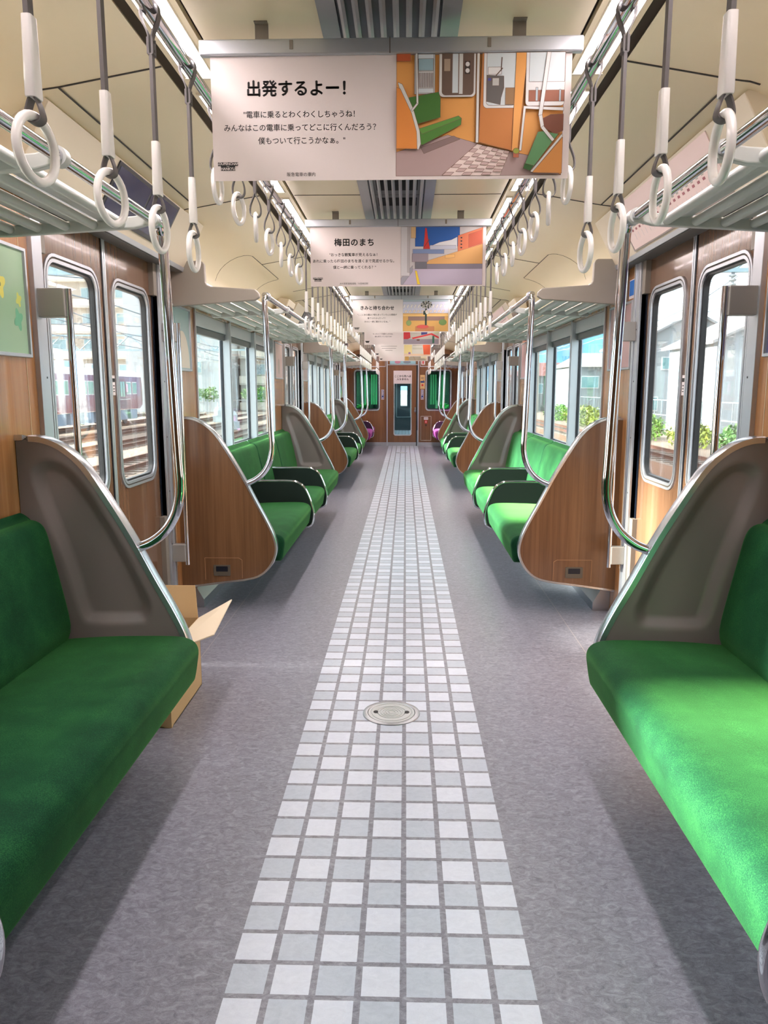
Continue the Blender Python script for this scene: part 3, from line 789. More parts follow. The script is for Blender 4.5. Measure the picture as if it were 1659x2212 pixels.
for s in (-1, 1):
    n = SIDE[s]
    rack(s, -1.0, 2.45, [1.80, 2.43, 0.6], False, 'slatted luggage rack with chrome front rail above the near %s bench' % n)
    rack(s, 4.33, 8.02, [5.12, 6.26, 7.38, 7.98], True, 'slatted luggage rack with grey end plate above the middle %s bench' % n)
    rack(s, 9.86, 13.55, [10.65, 11.79, 12.91, 13.51], True, 'distant slatted luggage rack above the far green bench on the %s' % n)
    rack(s, 15.39, 17.70, [16.2, 17.0], True, 'small slatted luggage rack above the purple seat on the %s' % n)
    for i, d in enumerate(DOORS):
        pole(s, d - 0.85 - 0.048, d - 0.975, 'chrome grab pole rising from the panel before the %s door on the %s' % (dn_names[i], n))
        pole(s, d + 0.85 + 0.048, d + 0.975, 'chrome grab pole rising from the panel after the %s door on the %s' % (dn_names[i], n))

# vertical grip bars on the door posts
for s in (-1, 1):
    for i, d in enumerate(DOORS):
        for k, nm in ((-1, 'near'), (1, 'far')):
            yb = d + k * 0.70
            xb = s * (1.155 if k < 0 else 1.185)
            o = thing('grip_bar', 'slim chrome bar on grey blocks at the %s post of the %s %s door' % (nm, dn_names[i], SIDE[s]), 'grab bar', (xb, yb, 0.33), 'upright bars on the door posts')
            q = MB(); q.tube([(0, 0, 0), (0, 0, 1.335)], 0.0125, 12); q.build('bar', CHROME, o, smooth=60)
            for z0 in (0.02, 1.235):
                q = MB(); q.box(s * 0.006, s * (1.264) - xb, -0.022, 0.022, z0, z0 + 0.10); q.build('bracket', mat('bracket silver grey', (158, 154, 148), 0.45, 0.2), o, smooth=0, bevel=0.004)

# ------------------------------------------------------------------ pictures drawn on paper (thin printed shapes)
def line(x0, y0, x1, y1, w):
    d = math.hypot(x1 - x0, y1 - y0) or 1; nx, ny = -(y1 - y0) / d * w / 2, (x1 - x0) / d * w / 2
    return [(x0 + nx, y0 + ny), (x1 + nx, y1 + ny), (x1 - nx, y1 - ny), (x0 - nx, y0 - ny)]
def flat(rgb): return mat('print %d %d %d' % rgb, rgb, 0.6)
def picture(polys, fx, fy, y, name, parent, dy=0.00012, ink=None):
    """polys: list of (rgb, [(px, py)...]); fx, fy map picture pixels to x, z"""
    q = MB(); mats = []; idx = {}
    for i, (rgb, pts) in enumerate(polys):
        if rgb not in idx: idx[rgb] = len(mats); mats.append(flat(rgb))
        P = [(fx(px), fy(py)) for px, py in pts]
        yy = y - dy * (i + 1)
        q.add([(x, yy, z) for x, z in P], [list(range(len(P)))], idx[rgb])
        if ink:
            if ink not in idx: idx[ink] = len(mats); mats.append(flat(ink))
            for a, c in zip(P, P[1:] + P[:1]):
                if math.hypot(a[0] - c[0], a[1] - c[1]) > 1e-5: q.add([(x, yy - dy * 0.4, z) for x, z in line(a[0], a[1], c[0], c[1], 0.0009)], [(0, 1, 2, 3)], idx[ink])
    return q.build(name, mats, parent, smooth=0)
def R_(x0, y0, x1, y1): return [(x0, y0), (x1, y0), (x1, y1), (x0, y1)]
def disc(cx, cy, rx, ry, n=18): return [(cx + rx * math.cos(2 * PI * i / n), cy + ry * math.sin(2 * PI * i / n)) for i in range(n)]
def pic_train():
    O, OD, W_, PALE, FL = (226, 160, 84), (204, 136, 66), (222, 222, 222), (206, 216, 220), (176, 152, 150)
    P = [(O, R_(78, 70, 1585, 1165)), (FL, [(60, 945), (545, 790), (815, 870), (1130, 950), (1300, 985), (1585, 1165), (60, 1165)])]
    P += [((140, 118, 116), [(300, 905), (600, 800), (660, 830), (330, 960)])]
    a, b_, c, d = (815, 875), (1115, 945), (1030, 1165), (490, 1165)
    P.append(((232, 214, 208), [a, b_, c, d]))
    def bl(u, v):
        x = (1 - v) * ((1 - u) * a[0] + u * b_[0]) + v * ((1 - u) * d[0] + u * c[0]); y = (1 - v) * ((1 - u) * a[1] + u * b_[1]) + v * ((1 - u) * d[1] + u * c[1]); return (x, y)
    for i in range(6):
        for j in range(8):
            if (i + j) % 2: P.append(((198, 172, 168), [bl(i / 6 + .01, j / 8 + .01), bl((i + 1) / 6 - .01, j / 8 + .01), bl((i + 1) / 6 - .01, (j + 1) / 8 - .01), bl(i / 6 + .01, (j + 1) / 8 - .01)]))
    P += [((190, 195, 196), R_(240, 70, 425, 425)), (PALE, R_(272, 70, 412, 415)), ((150, 180, 190), R_(275, 110, 410, 215)), (W_, R_(275, 222, 412, 372))]
    for i in range(9): P.append(((188, 200, 204), R_(282 + i * 15, 235, 286 + i * 15, 365)))
    P += [((214, 214, 212), rrect(462, 792, -200, 455, 40)), ((104, 84, 72), rrect(488, 772, -200, 438, 34)), (PALE, R_(580, 70, 635, 420)), ((170, 150, 130), R_(505, 115, 562, 225)), ((210, 212, 210), R_(640, 70, 676, 430)), ((58, 52, 50), R_(690, 135, 742, 255)), (W_, disc(716, 165, 20, 22)), (W_, disc(716, 222, 20, 22))]
    P += [((214, 214, 212), R_(800, 70, 824, 870)), ((190, 120, 58), [(848, 70), (1160, 70), (1130, 945), (826, 865)]), (W_, rrect(862, 1166, -200, 560, 36)), (PALE, rrect(888, 1148, -200, 535, 30)), (W_, R_(900, 195, 1020, 260)), ((98, 94, 92), [(890, 265), (1042, 275), (1045, 380), (1020, 470), (1015, 530), (890, 500)]), ((72, 80, 150), R_(898, 290, 930, 318)), ((190, 190, 186), R_(940, 292, 1000, 360)), ((150, 116, 80), R_(1060, 380, 1146, 530)), ((60, 56, 56), line(1022, 110, 1016, 230, 6)), ((60, 56, 56), line(968, 275, 1030, 205, 6))]
    P += [(O, [(1150, 70), (1250, 70), (1180, 960), (1128, 948)]), (W_, rrect(1240, 1588, -200, 545, 34)), (PALE, R_(1268, 70, 1585, 330)), ((150, 92, 70), R_(1268, 405, 1585, 505)), ((176, 190, 198), R_(1330, 380, 1350, 500)), ((176, 190, 198), R_(1540, 400, 1556, 505)), (W_, [(1226, 545), (1585, 560), (1585, 590), (1245, 570), (1215, 950), (1195, 945)])]
    P += [((62, 112, 42), [(190, 460), (460, 412), (476, 470), (476, 640), (260, 700)]), ((76, 128, 50), [(280, 742), (640, 628), (668, 650), (664, 708), (310, 892), (290, 860)]), ((92, 146, 60), [(280, 742), (640, 628), (668, 650), (310, 790)])]
    P += [((214, 214, 210), [(90, 322), (130, 340), (230, 560), (290, 760), (302, 880), (280, 932), (258, 925)]), ((224, 140, 62), [(78, 368), (112, 380), (215, 600), (262, 770), (268, 925), (78, 920)]), ((216, 216, 214), line(258, 70, 268, 520, 18)), ((216, 216, 214), line(268, 515, 216, 580, 18))]
    P += [((120, 66, 44), [(1400, 660), (1470, 625), (1585, 620), (1585, 770), (1520, 800), (1410, 740)]), ((92, 146, 96), [(1236, 1110), (1360, 780), (1400, 775), (1545, 800), (1500, 860), (1300, 1135)]), ((40, 92, 36), [(1236, 1110), (1250, 1065), (1330, 1085), (1300, 1135)]), ((206, 208, 206), [(1300, 1140), (1575, 800), (1585, 820), (1320, 1148)]), (OD, [(1318, 1150), (1585, 830), (1585, 1158)]), ((222, 222, 222), line(1440, 70, 1375, 640, 34)), ((222, 222, 222), line(1378, 630, 1400, 745, 32)), ((222, 222, 222), line(1396, 735, 1500, 860, 30))]
    P += [((180, 100, 70), R_(1142, 965, 1192, 1012)), ((150, 160, 60), disc(1168, 952, 28, 26)), ((190, 90, 50), R_(80, 75, 205, 140))]
    return P, (75, 1590, 70, 1170)
def pic_city():
    P = [((200, 196, 196), R_(865, 85, 1555, 575)), ((36, 92, 168), R_(985, 85, 1360, 250)), ((226, 228, 232), [(1110, 250), (1190, 215), (1290, 195), (1340, 170), (1340, 270), (1110, 275)]), ((206, 46, 44), [(1068, 95), (1082, 95), (1096, 200), (1110, 270), (1054, 270), (1062, 200)]), ((150, 30, 34), line(1056, 262, 1104, 190, 6)), ((120, 140, 180), R_(965, 272, 1230, 312)), ((196, 200, 214), R_(1110, 240, 1330, 275)),
         ((224, 128, 92), [(1345, 160), (1555, 90), (1555, 260), (1345, 300)]), ((198, 96, 70), [(1435, 150), (1545, 112), (1545, 225), (1435, 260)]), ((220, 168, 104), [(1085, 372), (1345, 292), (1555, 230), (1555, 412), (1085, 400)]), ((232, 184, 112), [(1240, 322), (1320, 316), (1320, 345), (1240, 350)]), ((132, 126, 140), R_(1085, 398, 1555, 445)), ((186, 176, 196), [(960, 440), (1555, 440), (1555, 575), (880, 575)]), ((236, 206, 60), [(985, 455), (1000, 455), (1030, 572), (1005, 572)]),
         ((156, 156, 166), [(865, 520), (965, 410), (965, 460), (880, 575), (865, 575)]), ((206, 204, 206), R_(865, 85, 940, 500)), ((180, 176, 178), R_(920, 85, 940, 470)), ((214, 180, 130), R_(950, 85, 990, 180)), ((150, 140, 150), R_(960, 310, 1095, 380)), ((110, 110, 120), R_(985, 380, 1085, 440))]
    for i in range(4): P.append(((60, 50, 60), disc(1374, 178 + i * 28, 7, 6)))
    return P, (865, 1555, 85, 575)
def pic_clock():
    P = [((206, 206, 224), R_(882, 672, 1255, 942)), ((176, 190, 200), R_(882, 672, 1255, 690)), ((216, 166, 96), R_(882, 788, 1255, 942)), ((150, 120, 110), R_(925, 815, 1225, 850)), ((232, 190, 120), R_(882, 795, 1255, 815)), ((196, 128, 84), R_(985, 900, 1140, 942)), ((214, 92, 84), disc(1045, 902, 50, 16)), ((120, 150, 90), disc(1210, 865, 32, 26)), ((140, 160, 100), disc(930, 870, 22, 24)), ((34, 62, 56), R_(1064, 690, 1078, 890)), ((224, 220, 210), disc(1082, 782, 13, 15)), ((34, 62, 56), R_(1050, 768, 1066, 800))]
    for i in range(12): P.append(((228, 224, 226), [(890 + i * 30, 715), (906 + i * 30, 712), (894 + i * 30, 742), (880 + i * 30, 744)]))
    for i in range(10): P.append(((222, 206, 196), [(900 + i * 34, 762), (920 + i * 34, 760), (912 + i * 34, 780), (892 + i * 34, 782)]))
    for i in range(11):
        a = 2 * PI * i / 11
        for r in (22, 40): P.append(((66, 74, 72) if i % 2 else (170, 168, 160), disc(1075 + r * math.cos(a + r), 716 + 0.7 * r * math.sin(a + r), 8, 8, 8)))
    return P, (882, 1255, 672, 942)
def pic_other(k):
    if k == 0:
        P = [((196, 190, 178), R_(0, 0, 300, 270)), ((200, 52, 60), [(0, 120), (50, 90), (60, 200), (0, 240)]), ((70, 70, 130), [(150, 60), (215, 60), (200, 160), (150, 170)]), ((214, 60, 64), [(70, 200), (240, 150), (300, 190), (300, 210), (235, 168), (80, 215)]), ((150, 140, 150), R_(0, 215, 300, 270)), ((60, 110, 90), R_(245, 180, 262, 260)), ((190, 200, 150), R_(255, 30, 300, 150)), ((110, 80, 70), disc(125, 225, 14, 10))]
    elif k == 1:
        P = [((206, 200, 190), R_(0, 0, 300, 270)), ((224, 190, 160), R_(0, 240, 300, 270)), ((222, 96, 60), [(210, 60), (300, 40), (300, 250), (225, 250)]), ((180, 172, 160), R_(100, 90, 210, 120)), ((190, 184, 170), R_(100, 150, 210, 175)), ((236, 214, 150), R_(0, 40, 90, 235)), ((150, 110, 160), R_(50, 215, 75, 245))]
    else:
        P = [((206, 192, 160), R_(0, 0, 300, 270)), ((170, 160, 140), [(0, 270), (100, 180), (220, 180), (300, 270)]), ((190, 150, 80), R_(10, 170, 60, 270)), ((150, 130, 100), line(110, 170, 150, 270, 6)), ((226, 214, 180), R_(220, 150, 300, 230))]
    return P, (0, 300, 0, 270)

POSTERS = [
    (2.19, '出発するよー！', '"電車に乗るとわくわくしちゃうね！\nみんなはこの電車に乗ってどこに行くんだろう？\n僕もついて行こうかなぁ。"', '阪急電車の車内', pic_train, 'nearest hanging poster with a train interior drawing across the aisle'),
    (4.35, '梅田のまち', '"おっきな観覧車が見えるなぁ！\nあれに乗ったら梅田のまちを遠くまで見渡せるかな。\n僕と一緒に乗ってくれる？"', 'JR大阪駅連絡通路／大阪梅田駅', pic_city, 'second hanging poster with a red tower on blue sky'),
    (7.74, 'きみと待ち合わせ', '"ここにある園は17個もあっていろんな音楽が\n奏でられるんだって！\nきみと一緒に聴きたいなぁ。"', None, pic_clock, 'third hanging poster with a lamp post and pergola drawing'),
    (9.88, None, '\nちっちゃくて可愛かったなぁ。\n僕も見守っているからね"', None, lambda: pic_other(0), 'fourth hanging poster with red and grey street drawing, mostly hidden'),
    (13.27, None, None, None, lambda: pic_other(1), 'fifth hanging poster with orange drawing, mostly hidden'),
    (15.41, None, None, None, lambda: pic_other(2), 'sixth, farthest hanging poster with tan drawing, only its lower strip showing'),
]
for i, (y, title, body, cap, pf, lab) in enumerate(POSTERS):
    o = thing('hanging_poster', lab, 'poster', (0, y, 2.24), 'paper posters hung across the aisle')
    Wd = 0.505; zt, zb = -0.025, -0.358
    q = MB(); q.box(-0.515, 0.515, -0.011, 0.011, -0.040, 0.0)
    ro = q.build('clip_rail', ALU, o, smooth=0, bevel=0.004)
    q = MB(); q.box(-0.001, 0.001, -0.0116, -0.0105, -0.04, 0.0); q.build('rail_joint', DARKGAP, ro, smooth=0)
    for x in (-0.265, 0.265):
        q = MB(); q.box(x - 0.005, x + 0.005, -0.013, -0.010, -0.028, -0.005); q.build('spring_clip', BRACK, ro, smooth=0, bevel=0.001)
    for x in (-0.345, 0.345):
        q = MB(); q.box(x - 0.018, x + 0.018, -0.003, 0.0, -0.01, 0.040); q.box(x - 0.018, x + 0.018, -0.02, 0.0, 0.037, 0.040); q.build('hanger_bracket', BRACK, o, smooth=0)
    q = MB()
    nseg = 24; L = []
    for j in range(nseg + 1):
        x = -0.488 + 0.976 * j / nseg; w_ = 0.0025 * math.sin(j * 0.7 + i)
        L.append([(x, w_ * 0.2, zt), (x, w_ * 0.6, (zt + zb) / 2), (x, w_, zb), (x, w_ + 0.0008, zb), (x, w_ * 0.6 + 0.0008, (zt + zb) / 2), (x, w_ * 0.2 + 0.0008, zt)])
    q = MB(); q.box(-0.488, 0.488, 0.0, 0.0008, zb, zt)
    sh = q.build('paper_sheet', PAPER, o, smooth=0)
    polys, (px0, px1, py0, py1) = pf()
    X0, X1, Z0, Z1 = 0.017, 0.470, zt - 0.016, zb + 0.008
    polys = [(c, [(min(max(px, px0), px1), min(max(py, py0), py1)) for px, py in pts]) for c, pts in polys]
    picture(polys, lambda p: X0 + (p - px0) / (px1 - px0) * (X1 - X0), lambda p: Z0 + (p - py0) / (py1 - py0) * (Z1 - Z0), 0.0, 'illustration', sh, ink=(112, 84, 70) if i < 3 else None)
    yt = -0.0004
    if title: text(title, 0.043, (-0.242, yt, -0.124), INK, sh, heavy=0.0013, spacing=1.0 if len(title) > 6 else 1.12)
    if body: text(body, 0.0195, (-0.242, yt, -0.222), INK, sh, bold=0.0002, line=1.35 * 1.28)
    elif i >= 4:
        q = MB()
        for r, nmarks in enumerate((22, 20, 10)):
            for k2 in range(nmarks):
                xx = -0.242 + (k2 - nmarks / 2) * 0.0125
                q.box(xx, xx + 0.008, yt - 0.0001, yt, -0.19 - r * 0.035, -0.182 - r * 0.035)
        q.build('lettering', INK, sh, smooth=0)
    if cap: text(cap, 0.0115, (-0.245, yt, -0.343), INK, sh)
    # badge: black plate with two lines of white lettering
    q = MB()
    q.prism([(-0.476, -0.309), (-0.420, -0.309), (-0.420, -0.319), (-0.428, -0.319), (-0.428, -0.331), (-0.468, -0.331), (-0.468, -0.319), (-0.476, -0.319)], 'y', yt - 0.0001, yt)
    lg = q.build('logo_plate', INK, sh, smooth=0)
    if i < 3:
        text('KOUPENCHAN', 0.0092, (-0.448, yt - 0.0003, -0.3135), PAPER, lg, bold=0.0002)
        text('HANKYU', 0.0095, (-0.448, yt - 0.0003, -0.3265), PAPER, lg, bold=0.0002)
        text('and', 0.005, (-0.448, yt - 0.0003, -0.3198), PAPER, lg)

# ------------------------------------------------------------------ header displays and wall posters
def slope(s, t, off=0.0):
    """point on the sloping header front: t from bottom to top"""
    x0, z0, x1, z1 = 1.20, 1.975, 1.075, 2.205
    nx, nz = -(z1 - z0), (x1 - x0); l = math.hypot(nx, nz)
    return (s * (x0 + (x1 - x0) * t + nx / l * off), z0 + (z1 - z0) * t + nz / l * off)
def slab(mb, s, y0, y1, t0, t1, o0, o1, mi=0):
    a, b_, c, d = slope(s, t0, o0), slope(s, t1, o0), slope(s, t1, o1), slope(s, t0, o1)
    mb.prism([a, b_, c, d], 'y', y0, y1, mi)
for i, d in enumerate(DOORS):
    q = MB(); slab(q, -1, d - 0.33, d + 0.45, 0.16, 0.98, 0.0, 0.006)
    o = q.build('display_screen', SCREEN2, smooth=0, bevel=0.002); tag(o, 'dark blue information screen on the header above the %s left door' % dn_names[i], 'screen', 'screens above the left doors')
    for y0, y1 in ((d - 0.31, d + 0.05), (d + 0.07, d + 0.43)):
        q = MB(); slab(q, -1, y0, y1, 0.24, 0.92, 0.006, 0.0068); q.build('screen_panel', SCREEN, o, smooth=0)
    q = MB()
    random.seed(20 + i)
    for k in range(14):
        yy = d + 0.09 + (k % 7) * 0.045; t0 = 0.36 + (k // 7) * 0.18
        slab(q, -1, yy, yy + random.choice((0.012, 0.02, 0.028)), t0, t0 + 0.05, 0.0068, 0.0072)
    q.build('screen_marks', mat('screen marks', (120, 120, 160), 0.4), o, smooth=0)
    q = MB(); slab(q, 1, d - 0.62, d + 0.50, 0.10, 0.96, 0.0, 0.004)
    o = q.build('route_map', mat('map sheet', (226, 205, 200), 0.35), smooth=0, bevel=0.001); tag(o, 'pale pink route map sheet on the header above the %s right door' % dn_names[i], 'map', 'route maps above the right doors')
    q = MB(); slab(q, 1, d - 0.63, d + 0.51, 0.075, 0.10, 0.0, 0.006); slab(q, 1, d + 0.50, d + 0.51, 0.10, 0.96, 0.0, 0.006); q.build('frame', mat('map frame', (150, 140, 134), 0.4), o, smooth=0)
    q = MB()
    for k in range(18):
        yy = d + 0.40 - k * 0.052
        slab(q, 1, yy, yy + 0.022, 0.40 + 0.002 * k, 0.44 + 0.002 * k, 0.004, 0.0046, 0); slab(q, 1, yy, yy + 0.022, 0.47 + 0.002 * k, 0.50 + 0.002 * k, 0.004, 0.0046, 1)
        if k % 2: slab(q, 1, yy, yy + 0.03, 0.62, 0.655, 0.004, 0.0046, 2)
        slab(q, 1, yy + 0.006, yy + 0.01, 0.24, 0.36, 0.004, 0.0046, 3)
    q.build('station_marks', [flat((150, 90, 96)), flat((160, 160, 150)), flat((226, 170, 150)), flat((214, 206, 206))], o, smooth=0)

def wall_poster(s, y0, y1, z0, z1, rgb, label, deco=None):
    o = thing('framed_poster', label, 'poster', (s * XW, (y0 + y1) / 2, z0), 'framed posters on the wooden pillars')
    yc = (y0 + y1) / 2; h = (y1 - y0) / 2; H = z1 - z0
    q = MB(); n = 2
    def fr(a): return [(y_, z_) for y_, z_ in ((-h + a, a), (h - a, a), (h - a, H - a), (-h + a, H - a))]
    q.loops([[(-s * 0.0, *p) for p in fr(0)], [(-s * 0.012, *p) for p in fr(0.002)], [(-s * 0.012, *p) for p in fr(0.012)], [(-s * 0.004, *p) for p in fr(0.014)]], False, False)
    q.build('frame', ALU, o, smooth=0)
    q = MB(); q.box(-s * 0.0005, -s * 0.004, -h + 0.01, h - 0.01, 0.01, H - 0.01); sh = q.build('sheet', mat('poster %d %d %d' % rgb, rgb, 0.3, coat=0.3), o, smooth=0)
    if deco:
        q = MB(); mats = []
        for j, (c, pts) in enumerate(deco):
            mats.append(flat(c)); q.add([(-s * (0.0044 + 0.0001 * j), (a - 0.5) * 2 * (h - 0.016) , b_ * H) for a, b_ in pts], [list(range(len(pts)))], j)
        q.build('printed_art', mats, sh, smooth=0)
    return o
def flower(cx, cy, r, k=0.56):
    return [(cx + r * k * (1 + 0.28 * math.cos(4 * a)) * math.cos(a + 0.4), cy + r * (1 + 0.28 * math.cos(4 * a)) * math.sin(a + 0.4)) for a in [2 * PI * i / 32 for i in range(32)]]
wall_poster(-1, 2.10, 2.655, 1.42, 1.79, (150, 184, 150), 'green framed poster with yellow flowers on the near left pillar',
            [((214, 206, 96), flower(0.70, 0.62, 0.10)), ((190, 196, 100), flower(0.92, 0.52, 0.055)), ((176, 196, 118), flower(0.60, 0.42, 0.06)), ((110, 176, 140), flower(0.90, 0.34, 0.085)), ((120, 140, 90), disc(0.70, 0.62, 0.012, 0.022, 8)), ((90, 96, 150), [(0.30, 0.04), (0.56, 0.08), (0.52, 0.22), (0.34, 0.30)])])
wall_poster(1, 2.10, 2.655, 1.42, 1.79, (70, 62, 100), 'violet framed poster on the near right pillar at the picture edge')
wall_poster(-1, 4.20, 4.655, 1.42, 1.79, (158, 190, 194), 'pale teal framed poster with a cream hill on the left pillar beyond the first door',
            [((222, 212, 198), [(0.30, 0.05)] + [(0.30 + 0.68 * (0.5 - 0.5 * math.cos(t)), 0.05 + 0.58 * math.sin(t)) for t in [PI * i / 16 for i in range(1, 16)]] + [(0.98, 0.05)])] + [((120, 160, 168), R_(0.22 + 0.05 * j, 0.72, 0.235 + 0.05 * j, 0.9 - 0.03 * j)) for j in range(3)])
wall_poster(1, 4.20, 4.655, 1.42, 1.79, (178, 142, 142), 'plain dusky pink framed poster on the right pillar beyond the first door')
wall_poster(-1, 7.66, 8.14, 1.42, 1.79, (206, 176, 170), 'pale pink framed poster before the second left door', [((170, 160, 150), disc(0.5, 0.35, 0.12, 0.22))])
wall_poster(1, 7.66, 8.14, 1.42, 1.79, (206, 160, 160), 'rose pink framed poster before the second right door')
wall_poster(-1, 9.73, 10.19, 1.42, 1.79, (176, 156, 156), 'mauve framed poster beyond the second left door')
wall_poster(1, 9.73, 10.19, 1.42, 1.79, (190, 178, 160), 'beige framed poster beyond the second right door')

# small stickers and panels on the pillars beyond the doors
q = MB(); q.box(XW - 0.002, XW, 4.17, 4.30, 1.80, 1.90); q.box(XW - 0.0026, XW - 0.002, 4.175, 4.295, 1.815, 1.895, 1)
tag(q.build('blue_sticker', [PAPER, flat((40, 110, 190))], smooth=0), 'blue and white sticker high on right pillar behind the near chrome pole', 'sticker')
for s in (-1, 1):
    q = MB()
    yl = 5.05
    th_ = thing('ceiling_speaker_cover', 'cream wall unit with dark display above the middle %s bench rack' % SIDE[s], 'display', (s * 1.12, 7.4, 2.02))
    q = MB(); q.prism([(s * 0.10, -0.02), (s * 0.02, -0.02), (-s * 0.05, 0.15), (s * 0.06, 0.17)], 'y', 0, 0.42); q.build('housing', CREAM2, th_, smooth=0, bevel=0.01)
    q = MB(); q.prism([(s * 0.010, 0.0), (s * 0.0, 0.0), (-s * 0.034, 0.09), (-s * 0.02, 0.09)], 'y', 0.05, 0.37); q.build('display_panel', mat('dark display', (52, 40, 36), 0.15), th_, smooth=0)

# ------------------------------------------------------------------ end wall
YE = YEND; XC = -0.02
b = MB()
def wallpiece(x0, x1, z0, z1): b.box(x0 + XC, x1 + XC, YE, YE + 0.05, z0, z1)
wl0, wl1, wz0, wz1 = -1.12, -0.55, 0.84, 1.76
dx0, dx1, dz1 = -0.365, 0.365, 1.88
wallpiece(-1.36, wl0, 0, 2.4); wallpiece(wl0, wl1, 0, wz0); wallpiece(wl0, wl1, wz1, 2.4); wallpiece(wl1, dx0, 0, 2.4)
wallpiece(dx0, dx1, dz1, 2.4); wallpiece(dx1, -wl1, 0, 2.4); wallpiece(-wl1, -wl0, 0, wz0); wallpiece(-wl1, -wl0, wz1, 2.4); wallpiece(-wl0, 1.40, 0, 2.4)
struct(b.build('wall_end', WOOD_END, smooth=0))
b = MB(); b.box(-1.28, dx0 + XC, YE - 0.006, YE, 0.0, 0.085); b.box(dx1 + XC, 1.28, YE - 0.006, YE, 0.0, 0.085); struct(b.build('baseboard_end', STEEL, smooth=0))
b = MB()
for x in (dx0 + XC, dx1 + XC): b.box(x - 0.014, x + 0.014, YE - 0.014, YE + 0.02, 0, 1.98)
b.box(dx0 + XC, dx1 + XC, YE - 0.012, YE, 1.876, 1.892)
b.box(dx1 + XC - 0.045, dx1 + XC - 0.028, YE - 0.012, YE + 0.01, 0, 1.88, 1)
for sx in (-1, 1):
    xa, xb = sorted((sx * 0.40 + XC, sx * 0.73 + XC))
    b.box(xa, xb, YE - 0.008, YE, 1.838, 1.852); b.box(xa if sx > 0 else xb - 0.01, xa + 0.01 if sx > 0 else xb, YE - 0.008, YE, 1.85, 2.2)
struct(b.build('trim_end_wall', [ALU, NAVY], smooth=0, bevel=0.003))
b = MB()
for sx in (-1, 1): b.loops([[(XC + sx * 0.9 + p, YE - 0.004, z) for p, z in rrect(-0.20, 0.20, 1.92, 2.13, 0.07)], [(XC + sx * 0.9 + p, YE, z) for p, z in rrect(-0.20, 0.20, 1.92, 2.13, 0.07)]], True, True)
struct(b.build('trim_end_vent_panels', BROWNDK, smooth=30))
for sx, k in ((-1, 'left'), (1, 'right')):
    wn += 1
    a0, a1 = sorted((sx * 0.55 + XC, sx * 1.12 + XC)); n = 6
    r0 = rrect(a0 - 0.018, a1 + 0.018, wz0 - 0.018, wz1 + 0.018, 0.075, n); r1 = rrect(a0 + 0.012, a1 - 0.012, wz0 + 0.012, wz1 - 0.012, 0.055, n)
    q = MB(); q.loops([[(x, YE - 0.0, z) for x, z in r0], [(x, YE - 0.014, z) for x, z in r0], [(x, YE - 0.014, z) for x, z in r1], [(x, YE + 0.03, z) for x, z in r1]], False, False)
    fo = struct(q.build('window_%d' % wn, TRIM_L, smooth=40))
    r2 = rrect(a0 + 0.036, a1 - 0.036, wz0 + 0.036, wz1 - 0.036, 0.04, n)
    q = MB(); q.loops([[(x, YE + 0.002, z) for x, z in r1], [(x, YE + 0.002, z) for x, z in r2], [(x, YE + 0.04, z) for x, z in r2]], False, False); q.build('gasket', NAVY, fo, smooth=40)
    q = MB(); q.box(a0, a1, YE + 0.030, YE + 0.034, wz0, wz1); q.build('pane', GLASS_G, fo, smooth=0)
# end door
n = 6; g0, g1, gz0, gz1 = -0.2 + XC, 0.2 + XC, 0.255, 1.72
out = corners(dx0 + XC + 0.012, dx1 + XC - 0.045, 0.085, dz1 - 0.005, n); inn = rrect(g0, g1, gz0, gz1, 0.045, n)
q = MB(); q.loops([[(x, YE + 0.004, z) for x, z in out], [(x, YE + 0.004, z) for x, z in inn], [(x, YE + 0.036, z) for x, z in inn], [(x, YE + 0.036, z) for x, z in out]], ring=True)
dn += 1
do = struct(q.build('door_%d' % dn, WOOD_END, smooth=0, doubles=True))
q = MB(); q.box(dx0 + XC + 0.012, dx1 + XC - 0.045, YE + 0.003, YE + 0.036, 0.0, 0.085); q.build('kick_plate', STEEL, do, smooth=0)
r0 = rrect(g0 - 0.014, g1 + 0.014, gz0 - 0.014, gz1 + 0.014, 0.055, n); r1 = rrect(g0 + 0.012, g1 - 0.012, gz0 + 0.012, gz1 - 0.012, 0.035, n)
q = MB(); q.loops([[(x, YE + 0.004, z) for x, z in r0], [(x, YE - 0.006, z) for x, z in r0], [(x, YE - 0.006, z) for x, z in r1], [(x, YE + 0.03, z) for x, z in r1]], False, False); q.build('window_frame', TRIM_L, do, smooth=40)
q = MB(); q.box(g0, g1, YE + 0.018, YE + 0.022, gz0, gz1); q.build('pane', glass('end door glass', (0.78, 0.92, 0.95, 1), 0.05), do, smooth=0)
q = MB(); q.lathe([(0.022, -0.012), (0.022, -0.002)], (dx1 + XC - 0.072, YE + 0.004, 0.82), 16, axis='y'); q.box(dx1 + XC - 0.078, dx1 + XC - 0.064, YE - 0.03, YE - 0.008, 0.77, 0.91); q.build('door_handle', TRIM_L, do, smooth=40, bevel=0.003)
